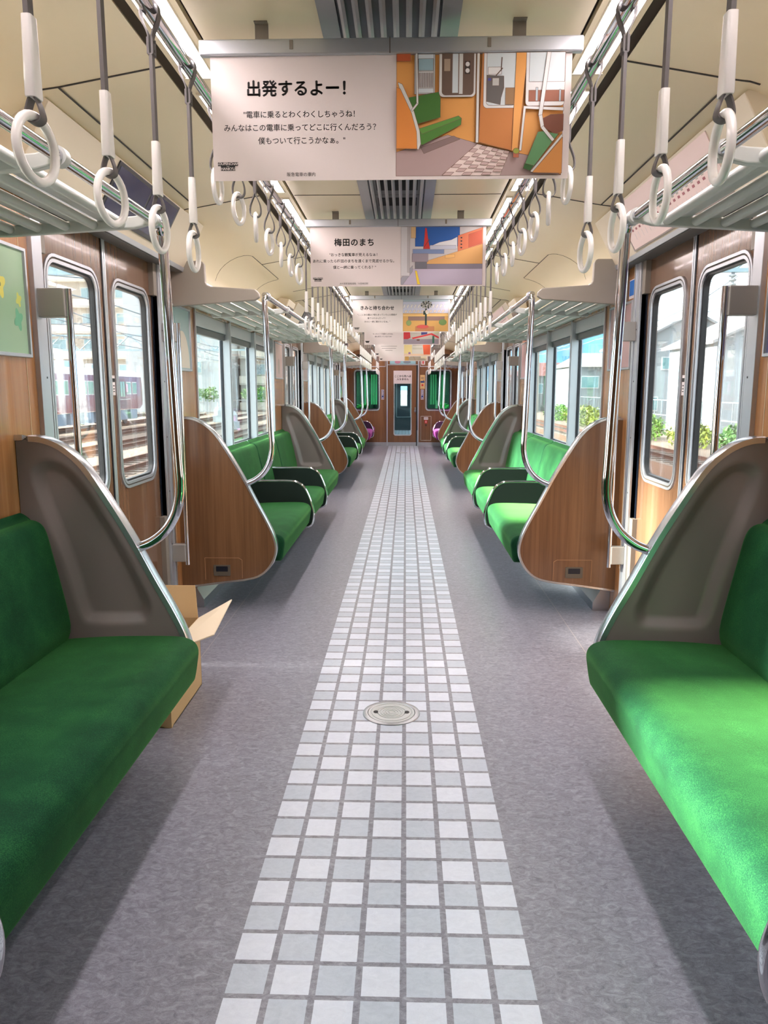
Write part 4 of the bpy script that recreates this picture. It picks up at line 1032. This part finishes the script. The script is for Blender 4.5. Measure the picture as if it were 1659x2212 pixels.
# notices and signs
o = MB().box(-0.235, 0.195, -0.003, 0.0, 0, 0.30).build('paper_notice', PAPER, smooth=0); o.location = (0, YE - 0.008, 1.45); tag(o, 'white paper notice with two lines of text taped on the end door', 'sign')
text('ここから先へは\n入れません', 0.056, (-0.02, -0.0035, 0.135), INK, o, bold=0.0016, line=1.25)
for x, lab in ((-0.488, 'blue upright priority seat sticker between left end window and door'), (0.438, 'blue upright priority seat sticker between end door and right end window')):
    o = MB().box(-0.032, 0.032, -0.002, 0, 0, 0.228).build('priority_sticker', PAPER, smooth=0, bevel=0); o.location = (x, YE - 0.001, 1.085); tag(o, lab, 'sticker')
    MB().box(-0.025, 0.025, -0.0026, -0.002, 0.012, 0.216).build('blue_field', BLUE, o, smooth=0)
    text('優\n先\n座\n席', 0.036, (0, -0.003, 0.140), PAPER, o, bold=0.0012, line=0.82)
    MB().lathe([(0.015, 0), (0.015, -0.0004)], (0, -0.0027, 0.036), 16, axis='y').build('symbol', PAPER, o, smooth=0)
o = MB().box(-0.055, 0.055, -0.002, 0, 0, 0.32).build('wall_notice', TAN, smooth=0); o.location = (0.441, YE - 0.001, 1.332); tag(o, 'tall tan notice with a blue band beside the end door', 'sign')
q = MB(); q.box(-0.046, 0.046, -0.0026, -0.002, 0.14, 0.18, 0); q.lathe([(0.024, 0), (0.024, -0.0005)], (0, -0.0026, 0.085), 16, 1, axis='y'); q.box(-0.034, 0.034, -0.0026, -0.002, 0.225, 0.27, 2); q.lathe([(0.010, 0), (0.010, -0.0005)], (0.022, -0.0026, 0.198), 12, 3, axis='y'); q.build('symbols', [BLUE, RED, flat((170, 140, 100)), INK], o, smooth=0)
o = MB().box(-0.045, 0.045, -0.002, 0, 0, 0.15).build('extinguisher_sign', PAPER, smooth=0); o.location = (0.452, YE - 0.001, 1.885); tag(o, 'small white sign with a red extinguisher symbol above the right end window', 'sign')
q = MB(); q.prism([(-0.016, 0.02), (0.016, 0.02), (0.016, 0.09), (0.006, 0.105), (0.006, 0.12), (-0.022, 0.122), (-0.022, 0.112), (-0.006, 0.108), (-0.016, 0.09)], 'y', -0.0026, -0.002); q.build('symbol', RED, o, smooth=0)
o = MB().box(-0.30, 0.30, -0.004, 0, 0, 0.16).build('lintel_poster', flat((150, 196, 204)), smooth=0); o.location = (-0.02, YE - 0.001, 1.9); tag(o, 'wide pale blue poster above the end door under the last hanging poster', 'poster')
q = MB(); q.add([(x, -0.0044, z) for x, z in disc(-0.12, 0.045, 0.07, 0.035)], [list(range(18))], 0); q.add([(x, -0.0044, z) for x, z in disc(0.10, 0.045, 0.09, 0.03)], [list(range(18))], 1); q.build('printed_art', [flat((196, 130, 150)), flat((130, 140, 150))], o, smooth=0)
# extinguisher cupboard
o = thing('extinguisher_cupboard', 'narrow wooden cupboard door with thin cream outline and red label right of the end door', 'cupboard', (0.53, YE, 0.13))
MB().box(-0.12, 0.12, -0.004, 0, 0, 0.565).build('cupboard_door', WOOD_END, o, smooth=0)
q = MB()
for a, c in (((-0.12, 0), (0.12, 0)), ((0.12, 0), (0.12, 0.565)), ((0.12, 0.565), (-0.12, 0.565)), ((-0.12, 0.565), (-0.12, 0))): q.tube([(a[0], -0.004, a[1]), (c[0], -0.004, c[1])], 0.006, 6)
q.build('outline', mat('pale trim', (190, 180, 165), 0.4, 0.4), o, smooth=0)
q = MB(); q.box(-0.05, 0.05, -0.006, -0.004, 0.485, 0.545); lb = q.build('label_plate', PAPER, o, smooth=0)
q = MB(); q.box(-0.04, 0.04, -0.0066, -0.006, 0.505, 0.512); q.box(-0.04, 0.04, -0.0066, -0.006, 0.52, 0.527); q.build('label_lines', flat((150, 146, 140)), lb, smooth=0)
q = MB(); q.box(-0.032, 0.032, -0.006, -0.004, 0.40, 0.472); lb = q.build('red_label', RED, o, smooth=0); q = MB(); q.box(-0.008, 0.008, -0.0066, -0.006, 0.415, 0.46); q.build('white_mark', PAPER, lb, smooth=0)
q = MB(); q.box(-0.018, 0.018, -0.007, -0.004, 0.335, 0.38); q.build('latch', BROWNDK, o, smooth=0)

# next car seen through the end door and end windows
b = MB(); b.box(-1.35, 1.35, YE + 0.05, YE + 14, -0.06, 0)
o = struct(b.build('floor_next_car', FLOOR, smooth=0))
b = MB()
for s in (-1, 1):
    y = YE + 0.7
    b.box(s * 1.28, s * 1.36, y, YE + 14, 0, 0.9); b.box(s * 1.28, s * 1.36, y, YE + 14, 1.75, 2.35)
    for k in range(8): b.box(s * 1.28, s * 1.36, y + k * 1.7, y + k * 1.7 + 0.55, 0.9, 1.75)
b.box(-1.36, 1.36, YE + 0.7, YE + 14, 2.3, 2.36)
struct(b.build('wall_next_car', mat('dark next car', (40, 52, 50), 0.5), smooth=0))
b = MB()
for s in (-1, 1):
    b.box(s * 0.47, s * 0.52, YE + 0.05, YE + 0.7, 0, 2.2)
    for yy in (YE + 1.0, YE + 13.6):
        b.box(s * 0.36, s * 1.3, yy, yy + 0.03, 0, 0.8 if yy < YE + 2 else 2.3); b.box(s * 0.36, s * 0.5, yy, yy + 0.03, 0.8, 2.3)
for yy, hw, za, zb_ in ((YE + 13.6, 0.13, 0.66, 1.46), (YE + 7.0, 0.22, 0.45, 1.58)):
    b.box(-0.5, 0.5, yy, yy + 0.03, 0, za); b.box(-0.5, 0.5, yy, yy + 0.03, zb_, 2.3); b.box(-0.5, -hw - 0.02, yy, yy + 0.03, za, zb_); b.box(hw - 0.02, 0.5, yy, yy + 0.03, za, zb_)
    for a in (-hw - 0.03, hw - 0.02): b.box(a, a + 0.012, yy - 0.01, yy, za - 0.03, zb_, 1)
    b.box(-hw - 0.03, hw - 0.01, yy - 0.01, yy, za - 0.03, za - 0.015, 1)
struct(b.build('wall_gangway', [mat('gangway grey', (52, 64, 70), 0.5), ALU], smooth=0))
for s in (-1, 1):
    q = soft(MB(), seat_profile(), s, YE + 1.2, YE + 8, 0.03); soft(q, back_profile(), s, YE + 1.2, YE + 8, 0.03)
    o = q.build('bench_seat', VELVET, smooth=60); tag(o, 'dim green bench in the next car seen through the %s end window' % SIDE[s], 'bench')
for s in (-1, 1):
    q = MB()
    for k in (1, 2, 3, 5, 6):
        q.tube([(s * (0.62 + 0.055 * k), YE + 1.02 + 0.012 * (k % 2), 0.95), (s * (0.62 + 0.055 * k), YE + 1.02 + 0.012 * (k % 2), 1.68)], 0.02, 8)
    o = q.build('curtain', mat('pale green curtain', (150, 214, 176), 0.8), smooth=60); tag(o, 'pale green pleated curtain behind the %s end window' % SIDE[s], 'curtain')

# wall behind the camera
b = MB(); b.box(-1.4, 1.4, YBACK - 0.05, YBACK, 0, 2.35)
struct(b.build('wall_back', WOOD_END, smooth=0))
b = MB(); b.box(-1.45, 1.45, YBACK - 0.05, YEND + 14, 2.36, 2.42)
struct(b.build('roof', GREYPL, smooth=0))

# ------------------------------------------------------------------ things on the floor
def drain(x, y, lab):
    o = thing('floor_hatch_cover', lab, 'hatch cover', (x, y, 0.0), 'round metal hatch covers in the floor')
    q = MB(); q.lathe([(0.117, 0.0), (0.116, 0.003), (0.112, 0.0045), (0.098, 0.005), (0.096, 0.003), (0.0955, 0.0)], (0, 0, 0), 48); q.build('rim', STEEL, o, smooth=40)
    prof = [(0.0945, 0.0), (0.0945, 0.0042), (0.086, 0.005), (0.085, 0.0024), (0.081, 0.0024), (0.080, 0.005)]
    r = 0.060
    while r > 0.008: prof += [(r, 0.005), (r - 0.001, 0.0022), (r - 0.0045, 0.0022), (r - 0.0055, 0.005)]; r -= 0.011
    prof += [(0.002, 0.005)]
    q = MB(); q.lathe(prof, (0, 0, 0), 48); lid = q.build('lid', mat('hatch metal', (206, 210, 212), 0.42, 0.65), o, smooth=20)
    for sx in (-1, 1):
        q = MB(); q.loops([[(sx * 0.064 + 0.010 * math.cos(a), 0.014 * math.sin(a), 0.0054) for a in [2 * PI * i / 16 for i in range(16)]], [(sx * 0.064 + 0.008 * math.cos(a), 0.012 * math.sin(a), 0.0051) for a in [2 * PI * i / 16 for i in range(16)]]], True, True)
        q.build('finger_hole', BLACK, lid, smooth=0)
drain(-0.006, 2.905, 'round steel hatch cover in the tiled floor close to the camera')
drain(-0.03, 15.8, 'round hatch cover far down the aisle before the end door')
# thin steel sheets standing in for patches of sunlight by the end wall
for x0, x1, lab in ((-0.71, -0.63, 'small sun patch made as a steel sheet on the floor left of the end door'), (0.48, 0.63, 'sun patch made as a steel sheet on the floor right of the end door')):
    o = MB().box(x0, x1, 17.28, 17.42, 0, 0.004).build('sun_patch', STEEL, smooth=0); tag(o, lab, 'sun patch')

# cardboard box with a plastic bag
o = thing('cardboard_box', 'open cardboard box on the floor behind the near left bench end panel', 'box', (-1.03, 2.965, 0))
hx, hy, H = 0.165, 0.222, 0.312; t_ = 0.004
q = MB(); 
q.box(-hx, hx, -hy, hy, 0, t_); q.box(-hx, -hx + t_, -hy, hy, 0, H); q.box(hx - t_, hx, -hy, hy, 0, H); q.box(-hx, hx, -hy, -hy + t_, 0, H); q.box(-hx, hx, hy - t_, hy, 0, H)
q.build('body', CARD, o, smooth=0)
def flap(nm, pts, m):
    V = [Vector(p) for p in pts]; nn = (V[1] - V[0]).cross(V[3] - V[0]).normalized() * 0.004
    q = MB(); q.loops([[tuple(v) for v in V], [tuple(v + nn) for v in V]], True, True); return q.build(nm, m, o, smooth=0)
flap('flap', [(-hx, hy - 0.002, H), (hx - 0.004, hy - 0.002, H), (hx - 0.018, hy + 0.02, H + 0.142), (-hx + 0.01, hy + 0.02, H + 0.142)], CARD)
flap('flap', [(hx - 0.002, -hy, H), (hx - 0.002, hy, H), (hx + 0.150, hy - 0.01, H + 0.088), (hx + 0.172, -hy + 0.03, H + 0.062)], CARDL)
flap('flap', [(-hx + 0.002, hy, H), (-hx + 0.002, -hy, H), (-hx - 0.02, -hy + 0.01, H + 0.12), (-hx - 0.02, hy - 0.01, H + 0.12)], CARD)
q = MB(); q.box(hx + 0.0002, hx + 0.0012, -0.03, 0.0, 0.10, 0.20); q.build('packing_tape', mat('tape mark', (206, 184, 160), 0.4), o, smooth=0)
q = MB(); q.box(hx - 0.03, hx + 0.0008, -hy - 0.0008, -hy + 0.02, 0.0, H); q.build('corner_fold', CARD, o, smooth=0)
bm = bmesh.new(); bmesh.ops.create_icosphere(bm, subdivisions=4, radius=1.0)
random.seed(3)
from mathutils import noise as mnoise
for v in bm.verts:
    nz = mnoise.fractal(v.co * 2.2, 1.0, 2.0, 4); f = 1 + 0.22 * nz
    v.co = Vector((v.co.x * 0.135 * f, v.co.y * 0.18 * f, v.co.z * 0.15 * f))
me = bpy.data.meshes.new('plastic_bag'); bm.to_mesh(me); bm.free(); me.shade_smooth(); me.materials.append(PBAG)
bag = bpy.data.objects.new('plastic_bag', me); COL.objects.link(bag); bag.location = (-1.05, 3.0, 0.262); tag(bag, 'crumpled white plastic bag inside the open cardboard box', 'bag')

# ------------------------------------------------------------------ outside
GZ = -1.15
BALL = mat('ballast', (134, 120, 108), 0.9, bump=(6, 0.8, 0.1))
RAILM = mat('rusty rail', (92, 62, 50), 0.6)
SLEEP = mat('concrete sleeper', (120, 110, 102), 0.8)
PAVE = mat('pale concrete', (150, 146, 138), 0.8)
b = MB(); b.box(-200, 200, -40, 400, GZ - 0.3, GZ - 0.02); struct(b.build('ground', BALL, smooth=0))
def track(x, lab):
    o = thing('railway_track', lab, 'railway track', (x, 0, GZ), 'tracks outside the windows')
    for dx in (-0.5335, 0.5335):
        q = MB(); q.prism([(dx - 0.06, 0.0), (dx + 0.06, 0.0), (dx + 0.05, 0.02), (dx + 0.012, 0.03), (dx + 0.012, 0.10), (dx + 0.034, 0.115), (dx + 0.034, 0.14), (dx - 0.034, 0.14), (dx - 0.034, 0.115), (dx - 0.012, 0.10), (dx - 0.012, 0.03), (dx - 0.05, 0.02)], 'y', -5, 75); q.build('rail', RAILM, o, smooth=0)
    q = MB()
    for k in range(100): q.box(-1.0, 1.0, 3 + k * 0.7, 3.22 + k * 0.7, -0.1, 0.01)
    sl = q.build('sleepers', SLEEP, o, smooth=0); sl['kind'] = 'stuff'
for k, x in enumerate((-5.2, -9.0, -12.6, -16.2, -20.4, -25.5)):
    track(x, '%s railway track from the train outside the left windows' % ORD[k].replace('nearest', 'closest'))
track(10.0, 'single railway track on brown ballast outside the right windows')
b = MB(); b.box(3.4, 6.6, -5, 90, GZ - 0.02, GZ + 0.12); struct(b.build('pavement', PAVE, smooth=0))
b = MB(); b.box(6.4, 8.6, -5, 90, GZ - 0.02, GZ + 0.03); struct(b.build('ground_brown_ballast', mat('brown ballast', (126, 92, 70), 0.9), smooth=0))

# maroon train standing in the yard
MAROON = mat('maroon paint', (112, 28, 52), 0.3, coat=0.5)
TRW = mat('train roof white', (226, 222, 220), 0.5)
o = thing('parked_train', 'maroon commuter train car parked on the far left tracks', 'train', (-20.4, 36.0, GZ))
q = MB(); sec = [(-1.35, 1.15), (1.35, 1.15), (1.38, 2.4), (1.32, 3.35), (-1.32, 3.35), (-1.38, 2.4)]
q.loops([[(x, 0, z) for x, z in sec], [(x, 18.0, z) for x, z in sec], [(x * 0.93, 18.8, z if z > 1.3 else z + 0.25) for x, z in sec]], True, True); body = q.build('body', MAROON, o, smooth=30)
q = MB(); sec = [(-1.34, 3.35), (1.34, 3.35), (1.2, 3.62), (0.7, 3.78), (-0.7, 3.78), (-1.2, 3.62)]; q.prism(sec, 'y', 0, 18.6); q.build('roof', TRW, o, smooth=30)
for y0 in (2.0, 8.0, 13.5):
    q = MB(); q.box(-0.6, 0.6, y0, y0 + 2.6, 3.75, 4.15); q.build('roof_unit', mat('roof unit blue grey', (150, 190, 214), 0.5), o, smooth=0, bevel=0.1)
for y0 in (0.9, 2.0, 4.6, 5.6, 8.1, 9.1, 11.6, 12.7, 15.4, 16.5):
    q = MB(); q.box(1.345, 1.40, y0, y0 + 0.85, 2.15, 3.0); wv = q.build('window', mat('train window frame', (206, 208, 204), 0.4), o, smooth=0)
    q = MB(); q.box(1.38, 1.41, y0 + 0.06, y0 + 0.79, 2.21, 2.94); q.build('pane', mat('train window', (120, 160, 140), 0.1), wv, smooth=0)
for y0 in (3.2, 6.9, 10.4, 14.1):
    q = MB(); q.box(1.345, 1.395, y0, y0 + 1.1, 1.2, 3.2); dv = q.build('door', mat('train door maroon', (100, 24, 46), 0.3), o, smooth=0)
    q = MB(); q.box(1.38, 1.41, y0 + 0.15, y0 + 0.5, 2.0, 3.0); q.box(1.38, 1.41, y0 + 0.6, y0 + 0.95, 2.0, 3.0); q.build('pane', mat('train window', (120, 160, 140), 0.1), dv, smooth=0)
    q = MB(); q.box(1.40, 1.415, y0 + 1.2, y0 + 1.5, 2.3, 2.85); q.build('side_sign', flat((240, 190, 210)), o, smooth=0)
q = MB()
for k in range(9): q.box(0.9, 1.3, 1.0 + k * 1.9, 2.3 + k * 1.9, 0.45, 1.1)
q.build('underframe_boxes', mat('underframe blue grey', (120, 140, 160), 0.6), o, smooth=0)
for y0 in (1.6, 3.8, 13.6, 15.8):
    q = MB(); q.lathe([(0.42, -0.06), (0.42, 0.06)], (1.0, y0, 0.56), 20, axis='x'); q.lathe([(0.42, -0.06), (0.42, 0.06)], (-1.0, y0, 0.56), 20, axis='x'); q.tube([(-1, y0, 0.56), (1, y0, 0.56)], 0.08, 8); q.build('wheelset', mat('wheel steel', (70, 74, 80), 0.5, 0.4), o, smooth=30)

# apartment buildings
def building(name, lab, x0, x1, y0, y1, z1, wallc, floors, cols, balc):
    o = thing(name, lab, 'building', ((x0 + x1) / 2, y0, GZ))
    hw = (x1 - x0) / 2; H = z1 - GZ
    q = MB(); q.box(-hw, hw, 0, y1 - y0, 0, H); q.build('wall', wallc, o, smooth=0)
    q = MB(); q.box(-hw - 0.2, hw + 0.2, -0.2, y1 - y0 + 0.2, H, H + 0.35); q.build('parapet', mat('parapet', (214, 214, 210), 0.7), o, smooth=0)
    fh = H / floors; cw = 2 * hw / cols
    for f in range(floors):
        for c in range(cols):
            xx = -hw + (c + 0.5) * cw; zz = f * fh + fh * 0.35
            ww = min(cw * 0.28, 1.1) if balc else 0.45
            q = MB(); q.box(xx - ww, xx + ww, -0.06, 0.02, zz, zz + fh * 0.42); wv = q.build('window', mat('window surround', (206, 208, 206), 0.6), o, smooth=0)
            q = MB(); q.box(xx - ww + 0.08, xx + ww - 0.08, -0.09, 0.0, zz + 0.08, zz + fh * 0.42 - 0.08); q.build('pane', mat('distant window', (136, 164, 172), 0.15), wv, smooth=0)
        if balc:
            q = MB(); q.box(-hw + 0.1, hw - 0.1, -1.1, 0, f * fh - 0.1, f * fh + 0.05); q.box(-hw + 0.1, hw - 0.1, -1.1, -1.0, f * fh, f * fh + 0.95); q.build('balcony', mat('balcony cream', (214, 206, 192), 0.7), o, smooth=0)
    return o
PALEW = mat('pale wall', (178, 184, 188), 0.8)
BEIGE = mat('beige wall', (176, 168, 158), 0.8)
building('apartment_block', 'beige apartment block with balconies behind the parked train', -57, -34.5, 100, 118, 18.5, BEIGE, 6, 5, True)
building('stair_tower_block', 'plain white block with one column of small windows outside the left bench windows', -31, -20.3, 84, 100, 21.0, PALEW, 7, 2, False)
building('balcony_block', 'cream apartment block with wide balconies right of the plain white block', -20.0, -11.0, 92, 110, 24.0, BEIGE, 8, 2, True)

# leaves
def foliage(name, lab, pts, m, size, n, cat, extra=None):
    """pts: list of (centre, radii); leaf quads scattered through the volumes"""
    q = MB(); rr = random.Random(hash(lab) % 1000 if False else len(lab) * 7 + n)
    for c, r in pts:
        for k in range(n):
            d = Vector((rr.gauss(0, 1), rr.gauss(0, 1), rr.gauss(0, 1))).normalized() * (0.55 + 0.45 * rr.random())
            p = Vector(c) + Vector((d.x * r[0], d.y * r[1], d.z * r[2]))
            a = Vector((rr.gauss(0, 1), rr.gauss(0, 1), rr.gauss(0, 1))).normalized() * size * rr.uniform(0.6, 1.3); e = Vector((rr.gauss(0, 1), rr.gauss(0, 1), rr.gauss(0, 1))).normalized(); e = (e - a.normalized() * e.dot(a.normalized())).normalized() * size * 0.5
            q.add([p - a, p + e, p + a, p - e], [(0, 1, 2, 3)])
    o = q.build(name, m, smooth=0); tag(o, lab, cat); return o
LEAF1 = mat('leaf bright', (84, 128, 34), 0.6, sheen=0.2)
LEAF2 = mat('leaf mid', (58, 98, 40), 0.6)
LEAF3 = mat('leaf yellow green', (112, 128, 52), 0.6)
for k, (x0, x1) in enumerate(((-32, -27.5), (-22.4, -19.4), (-16.6, -14.2))):
    n_ = max(2, int((x1 - x0) / 1.2))
    foliage('hedge', '%s clipped yellow-green hedge from the left beyond the yard tracks' % ['first', 'second', 'third'][k], [((x0 + (i + 0.5) * (x1 - x0) / n_, 78, GZ + 2.0), (0.9, 0.9, 0.8)) for i in range(n_)], LEAF1, 0.16, 260, 'hedge')
b = MB()
for k in range(40):
    b.box(-48 + k * 1.0, -47.94 + k * 1.0, 76.0, 76.06, GZ, GZ + 1.5)
b.box(-48, -8, 76.0, 76.05, GZ + 1.4, GZ + 1.46); b.box(-48, -8, 76.0, 76.05, GZ + 0.1, GZ + 0.16)
tag(b.build('yard_fence', mat('grey fence', (150, 158, 162), 0.6), smooth=0), 'low grey railing along the far side of the yard tracks', 'fence')
for k, (x, y, r) in enumerate(((11.7, 20.5, 0.9), (12.6, 28, 1.3), (12.4, 33, 1.1), (11.8, 38, 1.4), (12.6, 44, 1.3), (12.2, 52, 1.5), (12.5, 62, 1.4))):
    foliage('shrub', '%s leafy green shrub beside the right hand track' % ORD[k].replace('nearest', 'closest'), [((x, y, GZ + r * 0.45), (r * 0.9, r * 1.4, r * 0.55)), ((x + 0.5, y + 1.2, GZ + r * 0.4), (r * 0.7, r, r * 0.5))], (LEAF1, LEAF2, LEAF3)[k % 3], 0.12, 460, 'shrub')
b = MB()
for k in range(50): b.box(14.9, 14.93, 18 + k * 1.2, 18.04 + k * 1.2, GZ, GZ + 1.9)
for zz in (0.2, 1.0, 1.85): b.box(14.9, 14.95, 18, 78, GZ + zz, GZ + zz + 0.05)
tag(b.build('trackside_fence', mat('pale fence', (118, 134, 140), 0.6), smooth=0), 'pale mesh fence behind the shrubs on the right', 'fence')

def house(lab, x, y, w, d, h, rh, wallrgb, roofrgb, wins, axis='x'):
    o = thing('house', lab, 'house', (x, y, GZ))
    q = MB(); q.box(-w / 2, w / 2, 0, d, 0, h); 
    if axis == 'x': q.prism([(-w / 2, h), (w / 2, h), (0, h + rh)], 'y', 0, d)
    q.build('wall', mat('house wall %d %d %d' % wallrgb, wallrgb, 0.8), o, smooth=0)
    q = MB()
    if axis == 'x':
        for sx in (-1, 1): q.prism([(0, h + rh + 0.15), (0, h + rh), (sx * (w / 2 + 0.4), h - 0.2), (sx * (w / 2 + 0.4), h - 0.05)], 'y', -0.4, d + 0.4)
    else:
        q.loops([[(-w / 2 - 0.4, -0.4, h - 0.1), (w / 2 + 0.4, -0.4, h - 0.1), (w / 2 + 0.4, d + 0.4, h - 0.1), (-w / 2 - 0.4, d + 0.4, h - 0.1)], [(-w / 4, d / 2 - 0.1, h + rh), (w / 4, d / 2 - 0.1, h + rh), (w / 4, d / 2 + 0.1, h + rh), (-w / 4, d / 2 + 0.1, h + rh)]], True, True)
    q.build('roof', mat('roof %d %d %d' % roofrgb, roofrgb, 0.7), o, smooth=0)
    for wx, wz, ww, wh in wins:
        q = MB(); q.box(wx - ww / 2, wx + ww / 2, -0.06, 0.02, wz, wz + wh); f = q.build('window', mat('house window frame', (210, 214, 216), 0.6), o, smooth=0)
        q = MB(); q.box(wx - ww / 2 + 0.08, wx + ww / 2 - 0.08, -0.09, 0, wz + 0.08, wz + wh - 0.08); q.build('pane', mat('house pane', (110, 156, 160), 0.15), f, smooth=0)
    # the side that faces the railway
    for k in range(2):
        q = MB(); q.box(-w / 2 - 0.06, -w / 2 + 0.02, d * (0.25 + 0.4 * k), d * (0.25 + 0.4 * k) + 1.0, h * 0.55, h * 0.55 + 1.1); f = q.build('window', mat('house window frame', (210, 214, 216), 0.6), o, smooth=0)
        q = MB(); q.box(-w / 2 - 0.09, -w / 2, d * (0.25 + 0.4 * k) + 0.08, d * (0.25 + 0.4 * k) + 0.92, h * 0.55 + 0.08, h * 0.55 + 1.02); q.build('pane', mat('house pane', (110, 156, 160), 0.15), f, smooth=0)
    return o
house('white gabled house seen through the near leaf of the first right door', 19.6, 40, 7.0, 7, 5.0, 1.6, (158, 166, 170), (150, 152, 154), [(-1.2, 3.4, 1.6, 1.5), (1.6, 0.6, 1.8, 2.0)])
house('tall white house with grey roof seen through the far leaf of the first right door', 19.6, 53, 7.5, 8, 5.6, 2.0, (156, 166, 170), (132, 138, 142), [(-1.6, 3.8, 0.8, 0.9), (0.0, 3.6, 0.5, 1.4), (-2.4, 1.0, 0.6, 1.0), (0.6, 1.0, 0.5, 1.6)])
house('grey house with pale roof outside the middle right bench windows', 19.8, 76, 7.0, 8, 4.8, 1.4, (130, 140, 144), (176, 176, 172), [(-1.5, 2.6, 1.8, 1.2), (1.0, 2.6, 1.2, 1.2)], 'y')
house('house with a pinkish red roof outside the middle right bench windows', 17.8, 92, 8.0, 8, 4.2, 1.6, (128, 132, 128), (168, 108, 98), [(-2, 2.0, 1.6, 1.2), (1.2, 2.0, 1.6, 1.2)], 'y')
house('low pale house far down the right side of the line', 16.8, 115, 6.5, 8, 4.0, 1.5, (150, 156, 154), (138, 148, 154), [(-1, 1.8, 1.6, 1.2)], 'y')

# overhead line gantries, poles and wires
GREYB = mat('gantry steel', (150, 176, 186), 0.5, 0.3)
CONC = mat('concrete pole', (170, 168, 160), 0.8)
def gantry(y, zb, zt, x0, x1, lab, post=True):
    o = thing('overhead_gantry', lab, 'gantry', (0, y, GZ))
    q = MB(); dz = -GZ
    for z in (zb + dz, zt + dz): q.box(x0, x1, -0.08, 0.08, z - 0.06, z + 0.06)
    q.build('chord', GREYB, o, smooth=0)
    q = MB(); n_ = int((x1 - x0) / (1.15 * (zt - zb))); st = (x1 - x0) / n_
    for i in range(n_):
        a, c = (zb, zt) if i % 2 else (zt, zb); q.tube([(x0 + i * st, 0, a + dz), (x0 + (i + 1) * st, 0, c + dz)], 0.045, 6)
    q.build('lattice', GREYB, o, smooth=0)
    if post:
        for x in (x0, x1):
            q = MB(); q.tube([(x, 0, 0), (x, 0, zt + dz + 1.2)], 0.19, 10); q.build('post', CONC, o, smooth=60)
    for x in (-5.2, -9.0, -12.6, -16.2, 10.0):
        if x0 < x < x1:
            q = MB(); q.tube([(x, 0, zb + dz), (x, 0, zb + dz - 0.5)], 0.05, 6)
            for k in range(3): q.lathe([(0.10, 0), (0.12, 0.03), (0.10, 0.06)], (x, 0, zb + dz - 0.45 + k * 0.13), 8)
            q.build('insulator', mat('insulator', (120, 130, 136), 0.4), o, smooth=40)
gantry(24, 4.9, 6.0, -30, 12.6, 'nearest lattice gantry carrying the overhead wires')
gantry(58, 4.3, 5.4, -34, 12.8, 'second lattice gantry across the yard')
gantry(95, 4.4, 5.5, -7.5, 12.6, 'farthest lattice gantry across the yard')
for k, (x, y, h) in enumerate(((14.1, 50, 7.4), (14.6, 53, 8.2), (-24.0, 70, 6.2), (-18.0, 74, 6.0), (14.5, 84, 8.0))):
    q = MB(); q.tube([(0, 0, 0), (0, 0, h)], [0.2, 0.14], 10); q.box(-0.7, 0.7, -0.05, 0.05, h - 0.9, h - 0.8); q.box(-0.5, 0.5, -0.05, 0.05, h - 1.6, h - 1.5)
    o = q.build('utility_pole', CONC, smooth=60); o.location = (x, y, GZ); tag(o, ['thick grey utility pole outside the middle right windows', 'thinner tall pole just behind the thick grey pole', 'pale pole in front of the plain white block', 'pale pole in front of the balcony block', 'far utility pole beyond the grey house'][k], 'pole')
def wires(side, xs, lab):
    q = MB()
    for x, z, sag in xs:
        pts = []
        for seg in range(5):
            for i in range(8):
                t = i / 8; y = -10 + (seg + t) * 16.8; pts.append((x, y, z - sag * 4 * t * (1 - t)))
        q.tube(pts, 0.022, 5)
    tag(q.build('overhead_wires', mat('wire', (110, 130, 144), 0.5), smooth=60), lab, 'wires')
wires(-1, [(-5.2, 3.9, 0.1), (-5.2, 4.7, 0.7), (-9.0, 3.9, 0.1), (-9.0, 4.7, 0.7), (-12.6, 3.9, 0.1), (-12.6, 4.8, 0.7), (-16.2, 3.9, 0.1), (-16.2, 4.9, 0.7)], 'overhead wires above the left yard tracks')
wires(1, [(10.0, 3.9, 0.1), (10.0, 4.7, 0.7), (12.9, 5.6, 0.5), (12.9, 6.3, 0.5)], 'overhead wires above the right hand track')
# relay boxes between the tracks
for k, (x, y) in enumerate(((-14.35, 58), (-10.8, 47))):
    q = MB(); q.box(-0.4, 0.4, -0.3, 0.3, 0, 0.5); q.lathe([(0.35, 0.5), (0.35, 0.9), (0.2, 1.15)], (0, 0, 0), 14); q.lathe([(0.1, 1.1), (0.1, 1.5)], (0, 0, 0), 10)
    o = q.build('signal_box', mat('signal box grey', (176, 190, 196), 0.6), smooth=30); o.location = (x, y, GZ); tag(o, 'squat grey signal box between the yard tracks, %s one' % ('farther' if k == 0 else 'nearer'), 'signal box')
# hills
q = MB(); L0, L1 = [], []
for i in range(61):
    x = -400 + i * 60; h = 190 + 60 * math.sin(i * 0.45) + 35 * math.sin(i * 1.3 + 1) + (60 if 12 < i < 26 else 0)
    if x < 250: h *= max(0.0, (x + 400) / 650) * 0.6
    L0.append((x, 2600, GZ)); L1.append((x, 2900, h))
L2 = [(x, 3300, GZ) for x, _, _ in L0]
q.loops([L0, L1, L2], closed=False); struct(q.build('hills', mat('hazy hills', (70, 124, 168), 0.9), smooth=60))
